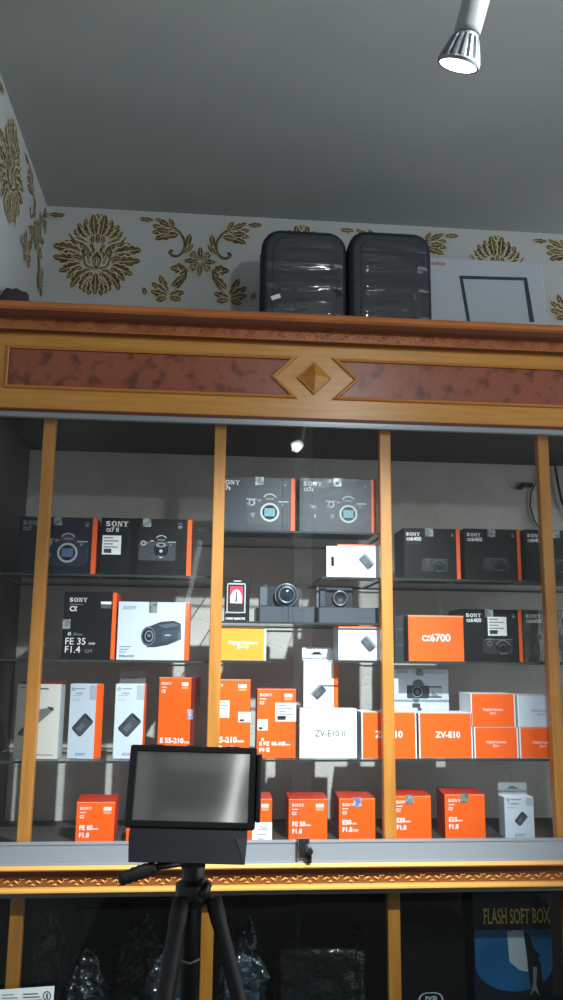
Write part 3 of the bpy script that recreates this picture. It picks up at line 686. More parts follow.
# ---- white blister / battery boxes
def battery_box(label, x0, x1, yt, z, Yf=.09, d=.035, tab=None, group=None, tilt=0, orange_t=.009, pa=48, pu=.53, pv=.45, pl=.74, right=None, rz=0):
    r, A, w, h, d = carton('battery_box', label, 'box', x0, x1, yt, z, Yf, d, WHITEB, right=ORANGE, top=WHITEP, rz=rz)
    pic_battery(A, pu*w, pv*h, pl*w, pl*.62*w, pa); A.flush('product_picture', r)
    A.ring(.13*w, .93*h, .0045, .0022, INKG, 2); A.lines(.22*w, .93*h, .35*w, 2, .012, .0022, INKG, 2); A.lines(.10*w, .84*h, .35*w, 2, .012, .002, mat('pale_ink', (160, 170, 178), .5), 2)
    A.sony(.32*w, .045*h, .36*w, INKG, 2); A.flush('printed_lettering', r)
    A.rect(.74*w, .79*h, .995*w, .985*h, mat('pale_grey_panel_ink', (166, 174, 182), .5), 2); A.flush('grey_corner_panel', r)
    return r, A, w, h, d
HANGT = glassmat('clear_hang_tab', (.80, .81, .82), refl=1, haze=.10)
def hang_tab(r, w, h, d, tw, th, m, off=0.):
    """flat tab with a slot, rising from the back of the box"""
    mb = MB(); y = d/2-.0015; x0, x1 = off-tw/2, off+tw/2; s0, s1 = off-tw*.22, off+tw*.22; za, zb = h+th*.42, h+th*.66
    for q in ((x0, x1, h-.001, za), (x0, x1, zb, h+th), (x0, s0, za, zb), (s1, x1, za, zb)): mb.box(q[0], q[1], y, y+.0012, q[2], q[3], m)
    for sx in (-1, 1): mb.face([(off+sx*tw*.22, y-.0002, za), (off+sx*tw*.09, y-.0002, zb), (off+sx*tw*.22, y-.0002, zb)], m)
    mb.build('hang_tab', r)
r, A, w, h, d = battery_box('white battery box with broad orange side, second on the lower left shelf', 70.5, 99.5, 684, zLc, d=.05, rz=math.radians(-16), Yf=.10)
r, A, w, h, d = battery_box('white battery box with clear hang tab on top, left of the tall orange lens box', 115, 144.5, 684, zLc, d=.05, rz=math.radians(-3), Yf=.10)
hang_tab(r, w, h, d, w*.92, .034, HANGT)
# white accessory box with grey bar, red top
r, A, w, h, d = carton('accessory_box', 'white box with slanted grey device picture and red top, behind first post', 'box', 16, 61.5, 684, zLc, .09, .045, mat('warm_white_card', (206, 206, 198), .5), right=GREYP, top=DKRED, left=DKRED, rz=math.radians(-6))
A.poly([(.10*w, .34*h), (.16*w, .40*h), (.56*w, .665*h), (.80*w, .69*h), (.86*w, .655*h), (.50*w, .46*h), (.42*w, .39*h), (.18*w, .30*h)], mat('grey_device_ink', (112, 112, 112), .5), 1)
A.poly([(.70*w, .70*h), (.84*w, .69*h), (.87*w, .645*h), (.78*w, .655*h)], INKD, 2); A.poly([(.08*w, .34*h), (.17*w, .41*h), (.21*w, .385*h), (.12*w, .30*h)], INKD, 2); A.poly([(.42*w, .42*h), (.46*w, .475*h), (.48*w, .43*h)], INKD, 2); A.flush('product_picture', r)
A.rect(.06*w, .945*h, .20*w, .958*h, mat('red_ink', (190, 50, 44), .5), 2); A.rect(.38*w, .928*h, .72*w, .945*h, INKD, 2); A.lines(.03*w, .10*h, .45*w, 4, .013, .0022, mat('pale_ink', (160, 170, 178), .5), 2); A.lines(.5*w, .055*h, .4*w, 1, .013, .0022, INKG, 2); A.flush('printed_lettering', r)
mb = MB(); mb.box(-w/2+.01, w/2+.002, -.012, d/2, h+.0004, h+.006, DKRED); mb.build('folded_flap', r)

# ---- orange lens boxes
PALEE = mat('pale_orange_edge', (246, 150, 100), .5)
def lens_box(label, x0, x1, yt, z, lines, Yf=.09, d=.10, rz=0, group=None, right=None, left=None, font=.021, tv=.16, seal_u=None, flap=True, emblem=True, front=None, tdy=1.15, sealm=None, u=.08, bold=.035, small='mm', ymatch=None):
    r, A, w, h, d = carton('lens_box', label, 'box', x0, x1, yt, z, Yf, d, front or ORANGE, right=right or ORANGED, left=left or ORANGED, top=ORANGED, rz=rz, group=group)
    A.sony(u*w, h-.020, .30*w, INKW, 2); A.lines(u*w, h-.028, .16*w, 1, .01, .0018, INKW, 2); A.text('α', u*w, h-.042, .016, INKW, .03, k=2)
    vv = tv*h
    for i, t in enumerate(lines):
        a, b = (t if isinstance(t, tuple) else (t, ''))
        A.text(a, u*w, vv, font, INKW, bold, k=2)
        if b:
            vs, _ = text_mesh(a, font, bold, 'LEFT', 1.); A.text(b, u*w+max(x for x, y in vs)+.001, vv, font*.55, INKW, .02, k=2)
        vv -= font*tdy
    A.flush('printed_lettering', r)
    if emblem:
        A.rect(w*.70, h-.022, w*.90, h-.013, INKW, 2); A.rect(w*.70, h-.031, w*.90, h-.024, PALEE, 2); A.flush('corner_emblem', r)
    A.rect(0, h-.0022, w, h, PALEE, 3); A.flush('lid_edge', r)
    if flap:
        mb = MB(); mb.mesh([(-w/2, -d/2+.001, h+.0003), (w/2, -d/2+.001, h+.0003), (w/2, d/2, h+.006), (-w/2, d/2, h+.008), (-w/2, d/2, h), (w/2, d/2, h)], [(0, 1, 2, 3), (3, 2, 5, 4), (0, 3, 4), (1, 5, 2)], ORANGED); mb.build('lid_flap', r)
    if seal_u: seal(r, w, h, d, seal_u*w, .022, sealm)
    return r, A, w, h, d
r, A, w, h, d = lens_box('tall orange lens box with dark red side, left of second post', 162, 196.5, 677.5, zLc, [('E 55-210', 'mm'), 'F4.5-6.3'], rz=math.radians(-17), right=DKRED, d=.085, font=.019, tv=.20, flap=False, Yf=.085)
mb = MB(); mb.box(w/2-.010, w/2+.0012, -d/2-.0012, -d/2+.016, h*.49, h*.61, SEALB); mb.build('seal_sticker', r)
r, A, w, h, d = lens_box('tall orange lens box half hidden behind second post, with two white labels', 209, 250.5, 679.5, zMf, [('E 55-210', 'mm'), 'F4.5-6.3'], d=.085, font=.021, tv=.20, flap=False, Yf=.08, u=.03, right=DKRED)
plabel(A, .26*w, .51*h, .49*w, .73*h, r, n=3, block=False); plabel(A, .71*w, .455*h, 1.0*w, .585*h, r, 'seal_sticker', 3, 'square silver seal sticker')
r, A, w, h, d = lens_box('shorter orange lens box with big white label, left of plain white box', 257, 296, 689, zMf, [('E PZ 18-105', 'mm'), 'F4 G'], d=.08, font=.0145, tv=.185, flap=False, Yf=.08, u=.07, right=ORANGED)
plabel(A, .47*w, .53*h, 1.0*w, .80*h, r, n=5); plabel(A, .02*w, .40*h, .28*w, .56*h, r, 'seal_sticker', 3, 'square silver seal sticker'); A.ring(.15*w, .27*h, .004, .002, INKW, 2); A.flush('round_emblem', r)

# ---- white box with camera model + standing battery box behind it
r, A, w, h, d = carton('camera_box', 'plain white box with grey model lettering, standing in front of the tall battery box', 'box', 299.5, 357, 708.5, zMf, .075, .065, WHITEP, right=GREYP, left=GREYP)
A.text('ZV-E10 II', .53*w, .44*h, .024, INKM, .012, 'CENTER', xs=.92, k=2); A.flush('printed_lettering', r)
tA = at(303, 690, .20); tB = at(334, 690, .20); tz = at(318, 652, .20).z
r, A, w, h, d = carton('battery_box', 'tall white battery box standing behind the plain white box', 'box', 303.5, 334, 660, zMf, .145, .05, WHITEP, right=ORANGE, top=WHITEP, left=GREYP)
mb = MB(); mb.box(w/2-.001, w/2+.012, -d/2+.001, d/2, .001, h-.006, ORANGE); mb.build('orange_backing', r)['label'] = 'orange backing card at right'
pic_battery(A, .50*w, .66*h, .042, .029, 45, INKG); A.flush('product_picture', r)
hang_tab(r, w, h, d, w*.98, .036, WHITEP, .0)
mb = MB(); mb.box(w*.22, w/2+.012, d/2-.004, d/2-.0025, h-.01, h+.03, WHITEP); mb.build('side_flap', r)

# ---- small white battery boxes lying on their side, amber box
def side_battery(label, x0, x1, yt, z, tab=False, Yf=.075):
    r, A, w, h, d = carton('battery_box', label, 'box', x0, x1, yt, z, Yf, .10, WHITEP, top=ORANGE, right=GREYP, left=GREYP)
    pic_battery(A, .70*w, .50*h, .044, .029, -48, INKG); A.flush('product_picture', r)
    A.lines(.08*w, .88*h, .4*w, 2, .008, .002, mat('very_pale_ink', (196, 204, 208), .5), 2); A.lines(.08*w, .2*h, .1*w, 3, .006, .002, mat('very_pale_ink', (196, 204, 208), .5), 2); A.flush('printed_lettering', r)
    mb = MB(); mb.box(-w/2, w/2, -d/2-.0006, d/2, h+.0002, h+.003, ORANGE); mb.build('orange_edge', r)['label'] = 'thin orange top edge'
    if tab:
        mb = MB(); x1_ = -w/2-.0005; x0_ = x1_-.031; hz = h*.97
        for q in ((x0_, x1_, .0005, hz*.36), (x0_, x1_, hz*.66, hz), (x0_, x0_+.013, hz*.36, hz*.66), (x1_-.009, x1_, hz*.36, hz*.66)): mb.box(q[0], q[1], -d/2+.002, -d/2+.0035, q[2], q[3], WHITEP)
        mb.build('hang_tab', r)
    return r
side_battery('white battery box with hang tab at its left, on the short upper shelf', 337.5, 379, 545.5, zMb, True)
side_battery('white battery box without tab on the short shelf left of third post', 338.5, 381, 627.5, zMe, False)
r, A, w, h, d = carton('camera_box', 'amber orange box with white two-line lettering, right of second post', 'box', 218, 264.5, 628, zMd, .075, .11, ORANGEY, right=WHITEP, left=WHITEP, top=WHITEP)
A.text('Digital Camera', .53*w, .50*h, .0135, INKW, .008, 'CENTER', k=2); A.text('ZV-1F', .53*w, .37*h, .0135, INKW, .008, 'CENTER', k=2); A.flush('printed_lettering', r)
mb = MB(); mb.box(w/2, w/2+.004, -d/2, d/2, .0003, h+.002, WHITEP); mb.box(-w/2, w/2, -d/2, d/2, h+.0002, h+.003, WHITEP); mb.build('white_lid_rim', r)

# ---- lower right shelf
def tray_box(label, x0, x1, yt, z, lines, front=None, size=.013, ink=None, Yf=.075, d=.11, name='camera_box', gap=1.15, bold=.006, uc=.5, vc=.52):
    front = front or ORANGE; ink = ink or INKW
    r, A, w, h, d = carton(name, label, 'box', x0, x1, yt, z, Yf, d, front, left=WHITEP, right=WHITEP, top=WHITEP)
    v = vc*h-size*.35
    for t in lines: A.text(t, uc*w, v, size, ink, bold, 'CENTER', k=2); v -= size*gap
    A.flush('printed_lettering', r)
    t = .0035; A.rect(0, 0, t, h, WHITEP, 2); A.rect(w-t, 0, w, h, WHITEP, 2); A.rect(t, h-.0025, w-t, h, PALEE, 2); A.flush('white_tray_rim', r)
    return r, A, w, h, d
OR2 = mat('deep_orange_card', (226, 70, 22), .42)
tray_box('orange box with white model lettering, half covered by the third post', 361.5, 416.5, 712, zRc if False else zMf, ['ZV-E10'], size=.025, bold=.03)
r, A, w, h, d = tray_box('orange box with white model lettering beside the small stacked boxes', 419, 472.5, 713, zRc, ['ZV-E10'], size=.023, bold=.03, uc=.54)
r13 = tray_box('small orange box at the bottom of the stack, beside the lettered orange box', 474.5, 518.5, 727, zRc, ['Digital Camera', 'ZV-1'], size=.0095)
z13 = zRc+r13[3]
r12 = tray_box('small orange box on top of the first stack on lower right shelf', 471, 515.5, 693.5, z13+.0006, ['Digital Camera', 'ZV-1'], size=.0095)
r15 = tray_box('small orange box at the bottom of the stack next to the fourth post', 520, 562, 727.5, zRc, ['Digital Camera', 'ZV-1'], size=.0095, uc=.55)
r14 = tray_box('small bluish white box on top of the stack next to the fourth post', 518, 560, 695, zRc+r15[3]+.0006, ['Digital Camera', 'ZV-1F'], size=.0095, front=WHITEB, ink=INKG, uc=.55)
r, A, w, h, d = carton('camera_box', 'white box with flip-screen camera picture, behind the lettered orange boxes', 'box', 391, 449, 669, zRc, .20, .09, WHITEB, right=MAGENTA, left=GREYP, top=GREYP)
k = h
k0 = h; h = h-.017
A.rrect(.46*w, h-.050, .066, .038, 0, .003, mat('camera_body_ink', (40, 50, 56), .4), 1); A.rrect(.76*w, h-.050, .040, .034, 0, .003, INKD, 2); A.rect(.66*w, h-.063, .87*w, h-.037, INKS, 3)
A.poly([(.68*w, h-.063), (.72*w, h-.048), (.78*w, h-.056), (.84*w, h-.063)], INKG, 4)
A.ring(.47*w, h-.028, .017, 0, INKM, 2, 0, 180, .85); A.rect(.37*w, h-.034, .57*w, h-.027, INKM, 2); A.ring(.45*w, h-.050, .0155, 0, BLACKC, 3); A.ring(.45*w, h-.050, .0155, .013, INKG, 4); A.ring(.45*w, h-.050, .007, 0, INKM, 4)
A.poly([(.36*w, h-.068), (.50*w, h-.068), (.46*w, h-.082), (.40*w, h-.082)], INKG, 2); A.rect(.36*w, h-.096, .50*w, h-.083, INKD, 2); A.rect(.45*w, .002, .52*w, h-.096, mat('tripod_grip_ink', (74, 66, 82), .4), 2); h = k0
A.flush('product_picture', r)
A.rect(.38*w, h-.013, .97*w, h-.004, mat('pale_grey_panel_ink', (166, 174, 182), .5), 1); A.text('ZV-E10', .1*w, h-.012, .011, INKM, .02, k=2); A.flush('printed_lettering', r)
seal(r, w, h, d, .50*w, .022, mat('green_grey_seal', (112, 136, 126), .35, mottle=((70, 90, 84), 90, .4, .6, 2)), hh=.020)

# ---- row on the display floor
def xr(label, x0, x1, yt, lines, **k): return lens_box(label, x0, x1, yt, zFl+.0006, lines, Yf=.11, d=.085, u=.09, font=.0165, **k)
xr('orange lens box standing alone at the left of the monitor', 75.5, 114.5, 802, [('FE 85', 'mm'), 'F1.8'], tv=.30)
xr('orange lens box mostly hidden behind the monitor', 125, 163, 829, [('E 35', 'mm'), 'F1.8'], tv=.25, emblem=False)
r = xr('orange lens box peeping out right of the monitor, with white lower label', 236, 272, 799, [('E 16', 'mm')], tv=.60)
A = r[1]; w, h = r[2], r[3]; A.rect(.45*w, .0, 1.0*w, .44*h, LABEL, 4); A.ring(.78*w, .36*h, .008, .006, INKM, 5, 180, 360); A.lines(.6*w, .25*h, .3*w, 3, .012, .002, INKG, 5); A.flush('product_label', r[0], 'white label round the lower half')
xr('orange lens box between the monitor and the track lock', 288.5, 327.5, 799, [('FE 50', 'mm'), 'F1.8'], tv=.34)
xr('orange lens box with bluish seal, left of the third post', 339, 376, 798.5, [('E50', 'mm'), ('F1.8', 'OSS')], tv=.37, seal_u=.50, sealm=SEALB, emblem=False)
xr('orange lens box with silver seal, right behind the third post', 393, 431.5, 796, [('E35', 'mm'), 'F1.8'], tv=.39, seal_u=.44, sealm=SEAL, emblem=False)
xr('orange lens box with greenish seal, left of the hanging white battery box', 445, 485.5, 794.5, [('E35', 'mm'), 'F1.8'], tv=.39, seal_u=.49, sealm=mat('green_grey_seal', (112, 136, 126)), emblem=False)
r, A, w, h, d = battery_box('white battery box with tall card hang tab, last on the display floor', 505, 534.5, 797, zFl+.0006, d=.05, Yf=.11, pv=.47, pl=.42, pu=.55)
hang_tab(r, w, h, d, w*1.0, .034, GREYP)

# ---- remote in a clear pack, left of the compact cameras
r, A, w, h, d = carton('boxed_remote', 'small black pack with red and white device under clear blister', 'pack', 224.5, 249.5, 579, zMc, .10, .012, BLACKC)
A.rect(-.002, h-.012, w+.002, h, BLACKC, 2); A.lines(.35*w, h-.007, .3*w, 1, .01, .002, INKW, 3); A.lines(.05*w, .19*h, .6*w, 1, .01, .004, INKW, 3); A.text('CARE REMOTE', .05*w, .05*h, .0085, INKW, .02, k=3); A.flush('printed_lettering', r)
mb = MB(); y = -d/2
def rb(mb, x0, x1, z0, z1, y0, y1, m, rr=.006):
    pts = []
    for (cx, cz, a0) in ((x1-rr, z1-rr, 0), (x0+rr, z1-rr, 90), (x0+rr, z0+rr, 180), (x1-rr, z0+rr, 270)):
        for i in range(5): a = math.radians(a0+i*22.5); pts.append((cx+rr*math.cos(a), cz+rr*math.sin(a)))
    n = len(pts); mb.mesh([(x, y0, z) for x, z in pts]+[(x, y1, z) for x, z in pts], [tuple(range(n)), tuple(range(2*n-1, n-1, -1))]+[(i, n+i, n+(i+1) % n, (i+1) % n) for i in range(n)], m)
rb(mb, -w*.36, w*.28, .24*h, .86*h, y-.007, y-.0004, BLKPL); mb.build('remote_body', r, .001)
mb = MB(); rb(mb, -w*.30, w*.22, .42*h, .82*h, y-.0085, y-.0072, mat('pink_red_print', (206, 50, 78), .4), .002)
A2 = [(-w*.27, .43*h), (w*.19, .43*h), (w*.19, .60*h), (w*.08, .72*h), (-w*.04, .75*h), (-w*.16, .72*h), (-w*.27, .60*h)]
mb.face([(x, y-.0088, z) for x, z in A2], LABEL); mb.face([(-w*.08, y-.009, .46*h), (0, y-.009, .46*h), (-w*.02, y-.009, .70*h), (-w*.06, y-.009, .70*h)], INKD); mb.build('device_face', r)
mb = MB(); ring = []
for (x0, x1, z0, z1) in ((-w*.42, -w*.36, .22*h, .90*h), (w*.28, w*.34, .22*h, .90*h), (-w*.42, w*.34, .86*h, .90*h), (-w*.42, w*.34, .20*h, .235*h)): mb.box(x0, x1, y-.004, y-.0005, z0, z1, mat('milky_blister', (176, 188, 190), .2))
mb.build('blister_rim', r, .001)

# ---- compact cameras on dark display boxes
def slate_box(label, x0, x1, yt, group=None):
    r, A, w, h, d = carton('display_box', label, 'box', x0, x1, yt, zMc, .085, .10, SLATE, left=BLACKS, top=BLACKS)
    return r, w, h, d
def wz(r): return r.location.z
r1, w1, h1, d1 = slate_box('flat slate grey box under the left compact camera', 259, 314.5, 606.5)
mb = MB(); mb.box(w1*.02, w1*.02+.0015, -d1/2-.0008, -d1/2, 0.001, h1, BLACKC); mb.build('lid_seam', r1)
mb = MB(); mb.box(-w1/2-.009, -w1/2-.0005, -d1/2+.005, d1/2, .0005, h1*.9, BLACKC); mb.build('box_flap', r1)
r2, w2, h2, d2 = slate_box('flat slate grey box under the right compact camera', 319, 379, 607.5)
mb = MB(); mb.box(w2/2, w2/2+.003, -d2/2, d2/2, .0005, h2, GREYP); mb.build('pale_box_edge', r2)
mb = MB(); mb.box(-w2/2-.0005-.004, -w2/2-.0005, -d2/2, d2/2, .0005, h2, BLACKC); mb.build('box_flap', r2)
# camera 1: grip, body, lens barrel facing out
a = at(259.5, 595, .10); b = at(300, 595, .10); zt = at(280, 583.5, .10).z; zb = zMc+h1+.0004; W = b.x-a.x; H = zt-zb
c1 = empty('compact_camera', ((a.x+b.x)/2, .125, zb), 'dark compact camera with round zoom lens, on a slate box', 'camera')
mb = MB(); rb(mb, -W/2, W/2, 0, H*.90, -.012, .018, DKMETAL, .006); mb.build('camera_body', c1, .0015)
mb = MB(); rb(mb, -W/2, -W*.30, .001, H*.86, -.024, -.0115, mat('grip_grey', (70, 80, 90), .5), .005); mb.build('hand_grip', c1, .002)
def barrel(mb, cx, cz, prof, m, seg=36):
    n = len(prof); vs = []; fs = []
    for (y, r) in prof:
        for k in range(seg): t = 2*PI*k/seg; vs.append((cx+r*math.cos(t), y, cz+r*math.sin(t)))
    for i in range(n-1):
        for k in range(seg): k2 = (k+1) % seg; fs.append((i*seg+k, i*seg+k2, (i+1)*seg+k2, (i+1)*seg+k))
    mb.mesh(vs, fs, m, True)
lx, lz, lr = W*.16, H*.50, H*.52
mb = MB(); barrel(mb, lx, lz, [(-.012, lr), (-.026, lr), (-.027, lr*.96), (-.027, lr*.90), (-.026, lr*.88), (-.034, lr*.82), (-.036, lr*.80), (-.036, lr*.60), (-.030, lr*.50), (-.030, 0)], DKMETAL); lens = mb.build('lens_barrel', c1)
mb = MB(); barrel(mb, lx, lz, [(-.0275, lr*.98), (-.0285, lr*.96), (-.0285, lr*.90), (-.0275, lr*.88)], mat('lens_ring_grey', (112, 128, 138), .3, metal=.6)); barrel(mb, lx, lz, [(-.0365, lr*.66), (-.037, lr*.64), (-.0365, lr*.60)], mat('lens_ring_grey', (112, 128, 138))); mb.build('lens_ring', lens)
mb = MB(); barrel(mb, lx, lz, [(-.031, lr*.48), (-.033, lr*.3), (-.034, 0)], mat('lens_glass', (30, 44, 56), .06)); mb.build('front_glass', lens)
mb = MB(); mb.tube([(-W*.34, .002, H*.90), (-W*.34, .002, H*.97)], .006, INKM, 16); mb.build('shutter_button', c1)
mb = MB(); mb.tube([(W*.36, .003, H*.90), (W*.36, .003, H*.98)], .0075, BLKPL, 16); mb.build('control_dial', c1)
mb = MB(); mb.box(-W*.06, W*.12, -.004, .012, H*.90, H*.94, BLKPL); mb.build('hot_shoe', c1)
mb = MB(); mb.box(W*.44, W*.56, -.02, -.018, H*.05, H*.80, FILM); mb.build('clear_tag', c1)
# camera 2: camera body with collapsed lens, seen side-on dark
a = at(319.5, 597, .10); b = at(353.5, 597, .10); zt = at(336, 587, .10).z; zb = zMc+h2+.0004; W = b.x-a.x; H = zt-zb
c2 = empty('compact_camera', ((a.x+b.x)/2, .125, zb), 'black compact camera with rounded grip and shaded lens, beside third post', 'camera')
mb = MB(); rb(mb, -W/2, W/2, 0, H, -.014, .018, BLKPL, .003); mb.build('camera_body', c2, .0012)
mb = MB(); rb(mb, -W/2+.001, -W*.30, .001, H*.96, -.020, -.0135, mat('grip_dark', (34, 44, 58), .5), .003); mb.build('hand_grip', c2, .002)
mb = MB(); mb.box(-W*.29, W*.48, -.0155, -.0138, H*.86, H*.97, mat('grip_dark', (34, 44, 58))); mb.build('top_plate', c2)
lx, lz, lr = W*.12, H*.46, H*.40
mb = MB(); barrel(mb, lx, lz, [(-.0135, lr), (-.020, lr), (-.021, lr*.94), (-.021, lr*.62), (-.0175, lr*.55), (-.0175, 0)], mat('dark_lens_barrel', (24, 28, 34), .6)); L2 = mb.build('lens_barrel', c2)
mb = MB(); barrel(mb, lx, lz, [(-.0212, lr*.9), (-.022, lr*.86), (-.0212, lr*.82)], mat('lens_ring_grey', (112, 128, 138))); mb.build('lens_ring', L2)
mb = MB(); mb.box(-W/2-.007, -W/2-.0005, -.012, .016, .0005, H, mat('grip_grey', (70, 80, 90))); mb.build('battery_door', c2)

# ------------------------------------------------------------------ on top of the cabinet
ztop = zTop+.0005
def rounded_case(name, label, x0, x1, yt, Yf, d, mfront, rc, parts):
    a = at(x0, yt+50, Yf); b = at(x1, yt+50, Yf); t = at((x0+x1)/2, yt, Yf); W = b.x-a.x; H = t.z-ztop
    root = empty(name, ((a.x+b.x)/2, Yf+d/2, ztop), label, 'case', 'plastic-wrapped black cases on the cabinet')
    def outline(ins, sh=0):
        pts = []; w2, h0, h1, r = W/2-ins, ins, H-ins, rc-ins*.5
        for (cx, cz, a0, rr) in ((w2-r, h1-r, 0, r), (-w2+r, h1-r, 90, r), (-w2+r*.35, h0+r*.35, 180, r*.35), (w2-r*.35, h0+r*.35, 270, r*.35)):
            for i in range(9): q = math.radians(a0+i*11.25); pts.append((cx+rr*math.cos(q), cz+rr*math.sin(q)))
        return pts
    def shell(mb, rings, m, capm=None):
        n0 = None; vs = []; fs = []
        for (y, ins) in rings: vs += [(x, y, z) for x, z in outline(ins)]
        n = len(outline(0))
        for i in range(len(rings)-1):
            for k in range(n): k2 = (k+1) % n; fs.append((i*n+k, i*n+k2, (i+1)*n+k2, (i+1)*n+k))
        mb.mesh(vs, fs, m, True)
        mb.face([(x, rings[0][0], z) for x, z in outline(rings[0][1])], m); mb.face([(x, rings[-1][0], z) for x, z in reversed(outline(rings[-1][1]))], m)
    mb = MB(); shell(mb, [(-d/2, .022), (-d/2+.004, .010), (-d/2+.014, .002), (-d/2+.025, 0), (-.008, 0)], mfront); mb.build('front_shell', root)
    mb = MB(); shell(mb, [(.008, 0), (d/2-.025, 0), (d/2-.008, .006), (d/2, .022)], mfront); mb.build('rear_shell', root)
    mb = MB(); shell(mb, [(-.0085, .0015), (.0085, .0015)], mat('zip_tape', (30, 32, 36), .7)); mb.build('zip_seam', root)
    # raised panel on the front shell
    mb = MB(); shell(mb, [(-d/2-.003, .038), (-d/2, .034)], mfront); mb.build('front_panel', root)
    # wrinkled wrapping
    mb = MB(); n = 26; m2 = 30; vs = []; fs = []
    for j in range(m2+1):
        for i in range(n+1):
            x = (i/n-.5)*(W-.03); z = .006+(H-.03)*j/m2
            amp = .0017*(1-.6*j/m2)
            y = -d/2-.008-amp*(noise.noise(Vector((x*9+W*40, 0, z*38)))+.6*noise.noise(Vector((x*22, 3, z*95+x*20))))
            cr = max(0, abs(x)-(W/2-.05)); y += cr*.25
            vs.append((x, y, z))
    for j in range(m2):
        for i in range(n):
            k = j*(n+1)+i; fs.append((k, k+1, k+n+2, k+n+1))
    # round the top corners of the sheet
    for q, (x, y, z) in enumerate(vs):
        zc = H-.024-(rc-.02); ex = abs(x)-(W/2-.015-(rc-.02))
        if z > zc and ex > 0:
            l = math.hypot(ex, z-zc)
            if l > rc-.02: s_ = (rc-.02)/l; vs[q] = (math.copysign(W/2-.015-(rc-.02)+ex*s_, x), y, zc+(z-zc)*s_)
    mb.mesh(vs, fs, WRAP, True); o = mb.build('plastic_wrap', root); o['label'] = 'wrinkled clear plastic wrapping'
    return root, W, H, d
WRAP = glassmat('clear_plastic_wrap', (.93, .95, .97), refl=2.2, haze=.02, rough=.10, bump=(6, .7, .04, (.5, 1, 3.0)))
CASE = mat('case_fabric', (30, 38, 50), .75, bump=(400, .2, .0005))
CASE2 = mat('case_fabric_dark', (24, 32, 44), .7, bump=(400, .2, .0005))
r, W, H, d = rounded_case('wrapped_case', 'black rounded case in plastic wrap, left of the pair, with small white tag', 261.5, 347.5, 229, .16, .13, CASE, .062, 0)
def slab(root, nm, cx, cz, l, w_, ang, m, y, t=.0015):
    mb = MB(); mb.box(-l/2, l/2, -t, 0, -w_/2, w_/2, m); mb.xform(Matrix.Translation((cx, y, cz)) @ Matrix.Rotation(-ang, 4, 'Y')); return mb.build(nm, root)
tg = at(276, 296, .14); slab(r, 'white_tag', tg.x-r.location.x, tg.z-ztop, .030, .014, math.radians(22), LABEL, -d/2-.012)
slab(r, 'dark_strap', W*.30, H*.50, .10, .020, math.radians(-52), CASE2, -d/2-.004)
slab(r, 'dark_strap', tg.x-r.location.x+.025, tg.z-ztop-.008, .055, .016, math.radians(-35), CASE2, -d/2-.0045)
r, W, H, d = rounded_case('wrapped_case', 'black rounded case in tightly wrinkled plastic, right of the pair, beside the white panel box', 349.5, 432.5, 230.5, .15, .14, CASE2, .058, 0)
mb = MB(); mb.tube([(W*.12, 0, H-.002), (W*.13, 0, H+.012), (W*.17, 0, H+.012), (W*.18, 0, H-.002)], .003, BLKPL, 8); mb.build('top_handle', r)

# white panel-light box
YG = .305
a = at(431, 290, YG); b = at(547, 290, YG); t = at(490, 260, YG); Wg = b.x-a.x; Hg = t.z-ztop; dg = .12
gr = empty('panel_light_box', ((a.x+b.x)/2-.02, YG+dg/2, ztop), 'large white carton printed with a dark-framed light panel, right of the cases', 'box')
Wg += .04
mb = MB(); sh = .012; vs = [(-Wg/2, -dg/2, 0), (Wg/2+sh*.4, -dg/2, 0), (Wg/2+sh*.4, dg/2, 0), (-Wg/2, dg/2, 0), (-Wg/2, -dg/2, Hg), (Wg/2-sh, -dg/2, Hg), (Wg/2-sh, dg/2, Hg), (-Wg/2, dg/2, Hg)]
mb.mesh(vs, [(0, 3, 2, 1), (4, 5, 6, 7), (0, 1, 5, 4), (1, 2, 6, 5), (2, 3, 7, 6), (3, 0, 4, 7)], mat('panel_box_white', (186, 194, 202), .5)); mb.build('carton', gr, .004, 2)
A = Art(Wg, Hg, dg)
def gp(px, py): q = at(px, py, YG-.0006); return (q.x-gr.location.x+Wg/2, q.z-ztop)
fr = [gp(459, 275.5), gp(527, 277.5), gp(534.5, 322), gp(467, 322)]; fi = [gp(463, 279), gp(523.5, 280.5), gp(529.5, 322), gp(470.5, 322)]
A.poly(fr, mat('panel_frame_ink', (44, 58, 70), .45), 1); A.poly(fi, mat('panel_face_ink', (178, 190, 198), .5), 2); A.flush('product_picture', gr)
q = gp(432, 263.5); A.text('Godox', q[0]-.018, q[1]-.004, .020, mat('red_brown_ink', (150, 70, 66), .5), .02, k=1, xs=1.15); A.flush('printed_lettering', gr)
# shelf fabric bundle in the corner, and a thin cable along the top
mb = MB(); cx = Vector((XL+.035, 0, 0)); K = 24; vs = []; fs = []
for j in range(9):
    for i in range(K):
        th = 2*PI*i/K; ph = PI/2*j/8; rr = math.cos(ph); n_ = 1+.16*noise.noise(Vector((math.cos(th)*2, math.sin(th)*2, j*.5)))
        vs.append((cx.x+.050*rr*math.cos(th)*n_, -.005+.04*rr*math.sin(th)*n_, ztop+.052*math.sin(ph)*n_))
for j in range(8):
    for i in range(K): i2 = (i+1) % K; fs.append((j*K+i, j*K+i2, (j+1)*K+i2, (j+1)*K+i))
fs.append(tuple(reversed(range(K))))
for q, v in enumerate(vs): vs[q] = (max(v[0], XL+.002), v[1], v[2])
mb.mesh(vs, fs, mat('dark_mauve_cloth', (58, 50, 56), .8), True); tag(mb.build('cloth_bundle'), 'dark folded cloth bundle in the left corner on top of the cabinet', 'cloth')
mb = MB(); pts = []
for i in range(30):
    t = i/29; pts.append((XL+.03+t*.46, -.03+.03*t+.006*math.sin(t*9), zTop+.0035+.0015*math.sin(t*5)+.012*max(0, 1-t*4)))
mb.tube(pts, .0026, mat('pale_cable', (176, 166, 150), .5), 8); tag(mb.build('cable'), 'thin pale cable lying along the left end of the cabinet top', 'cable')
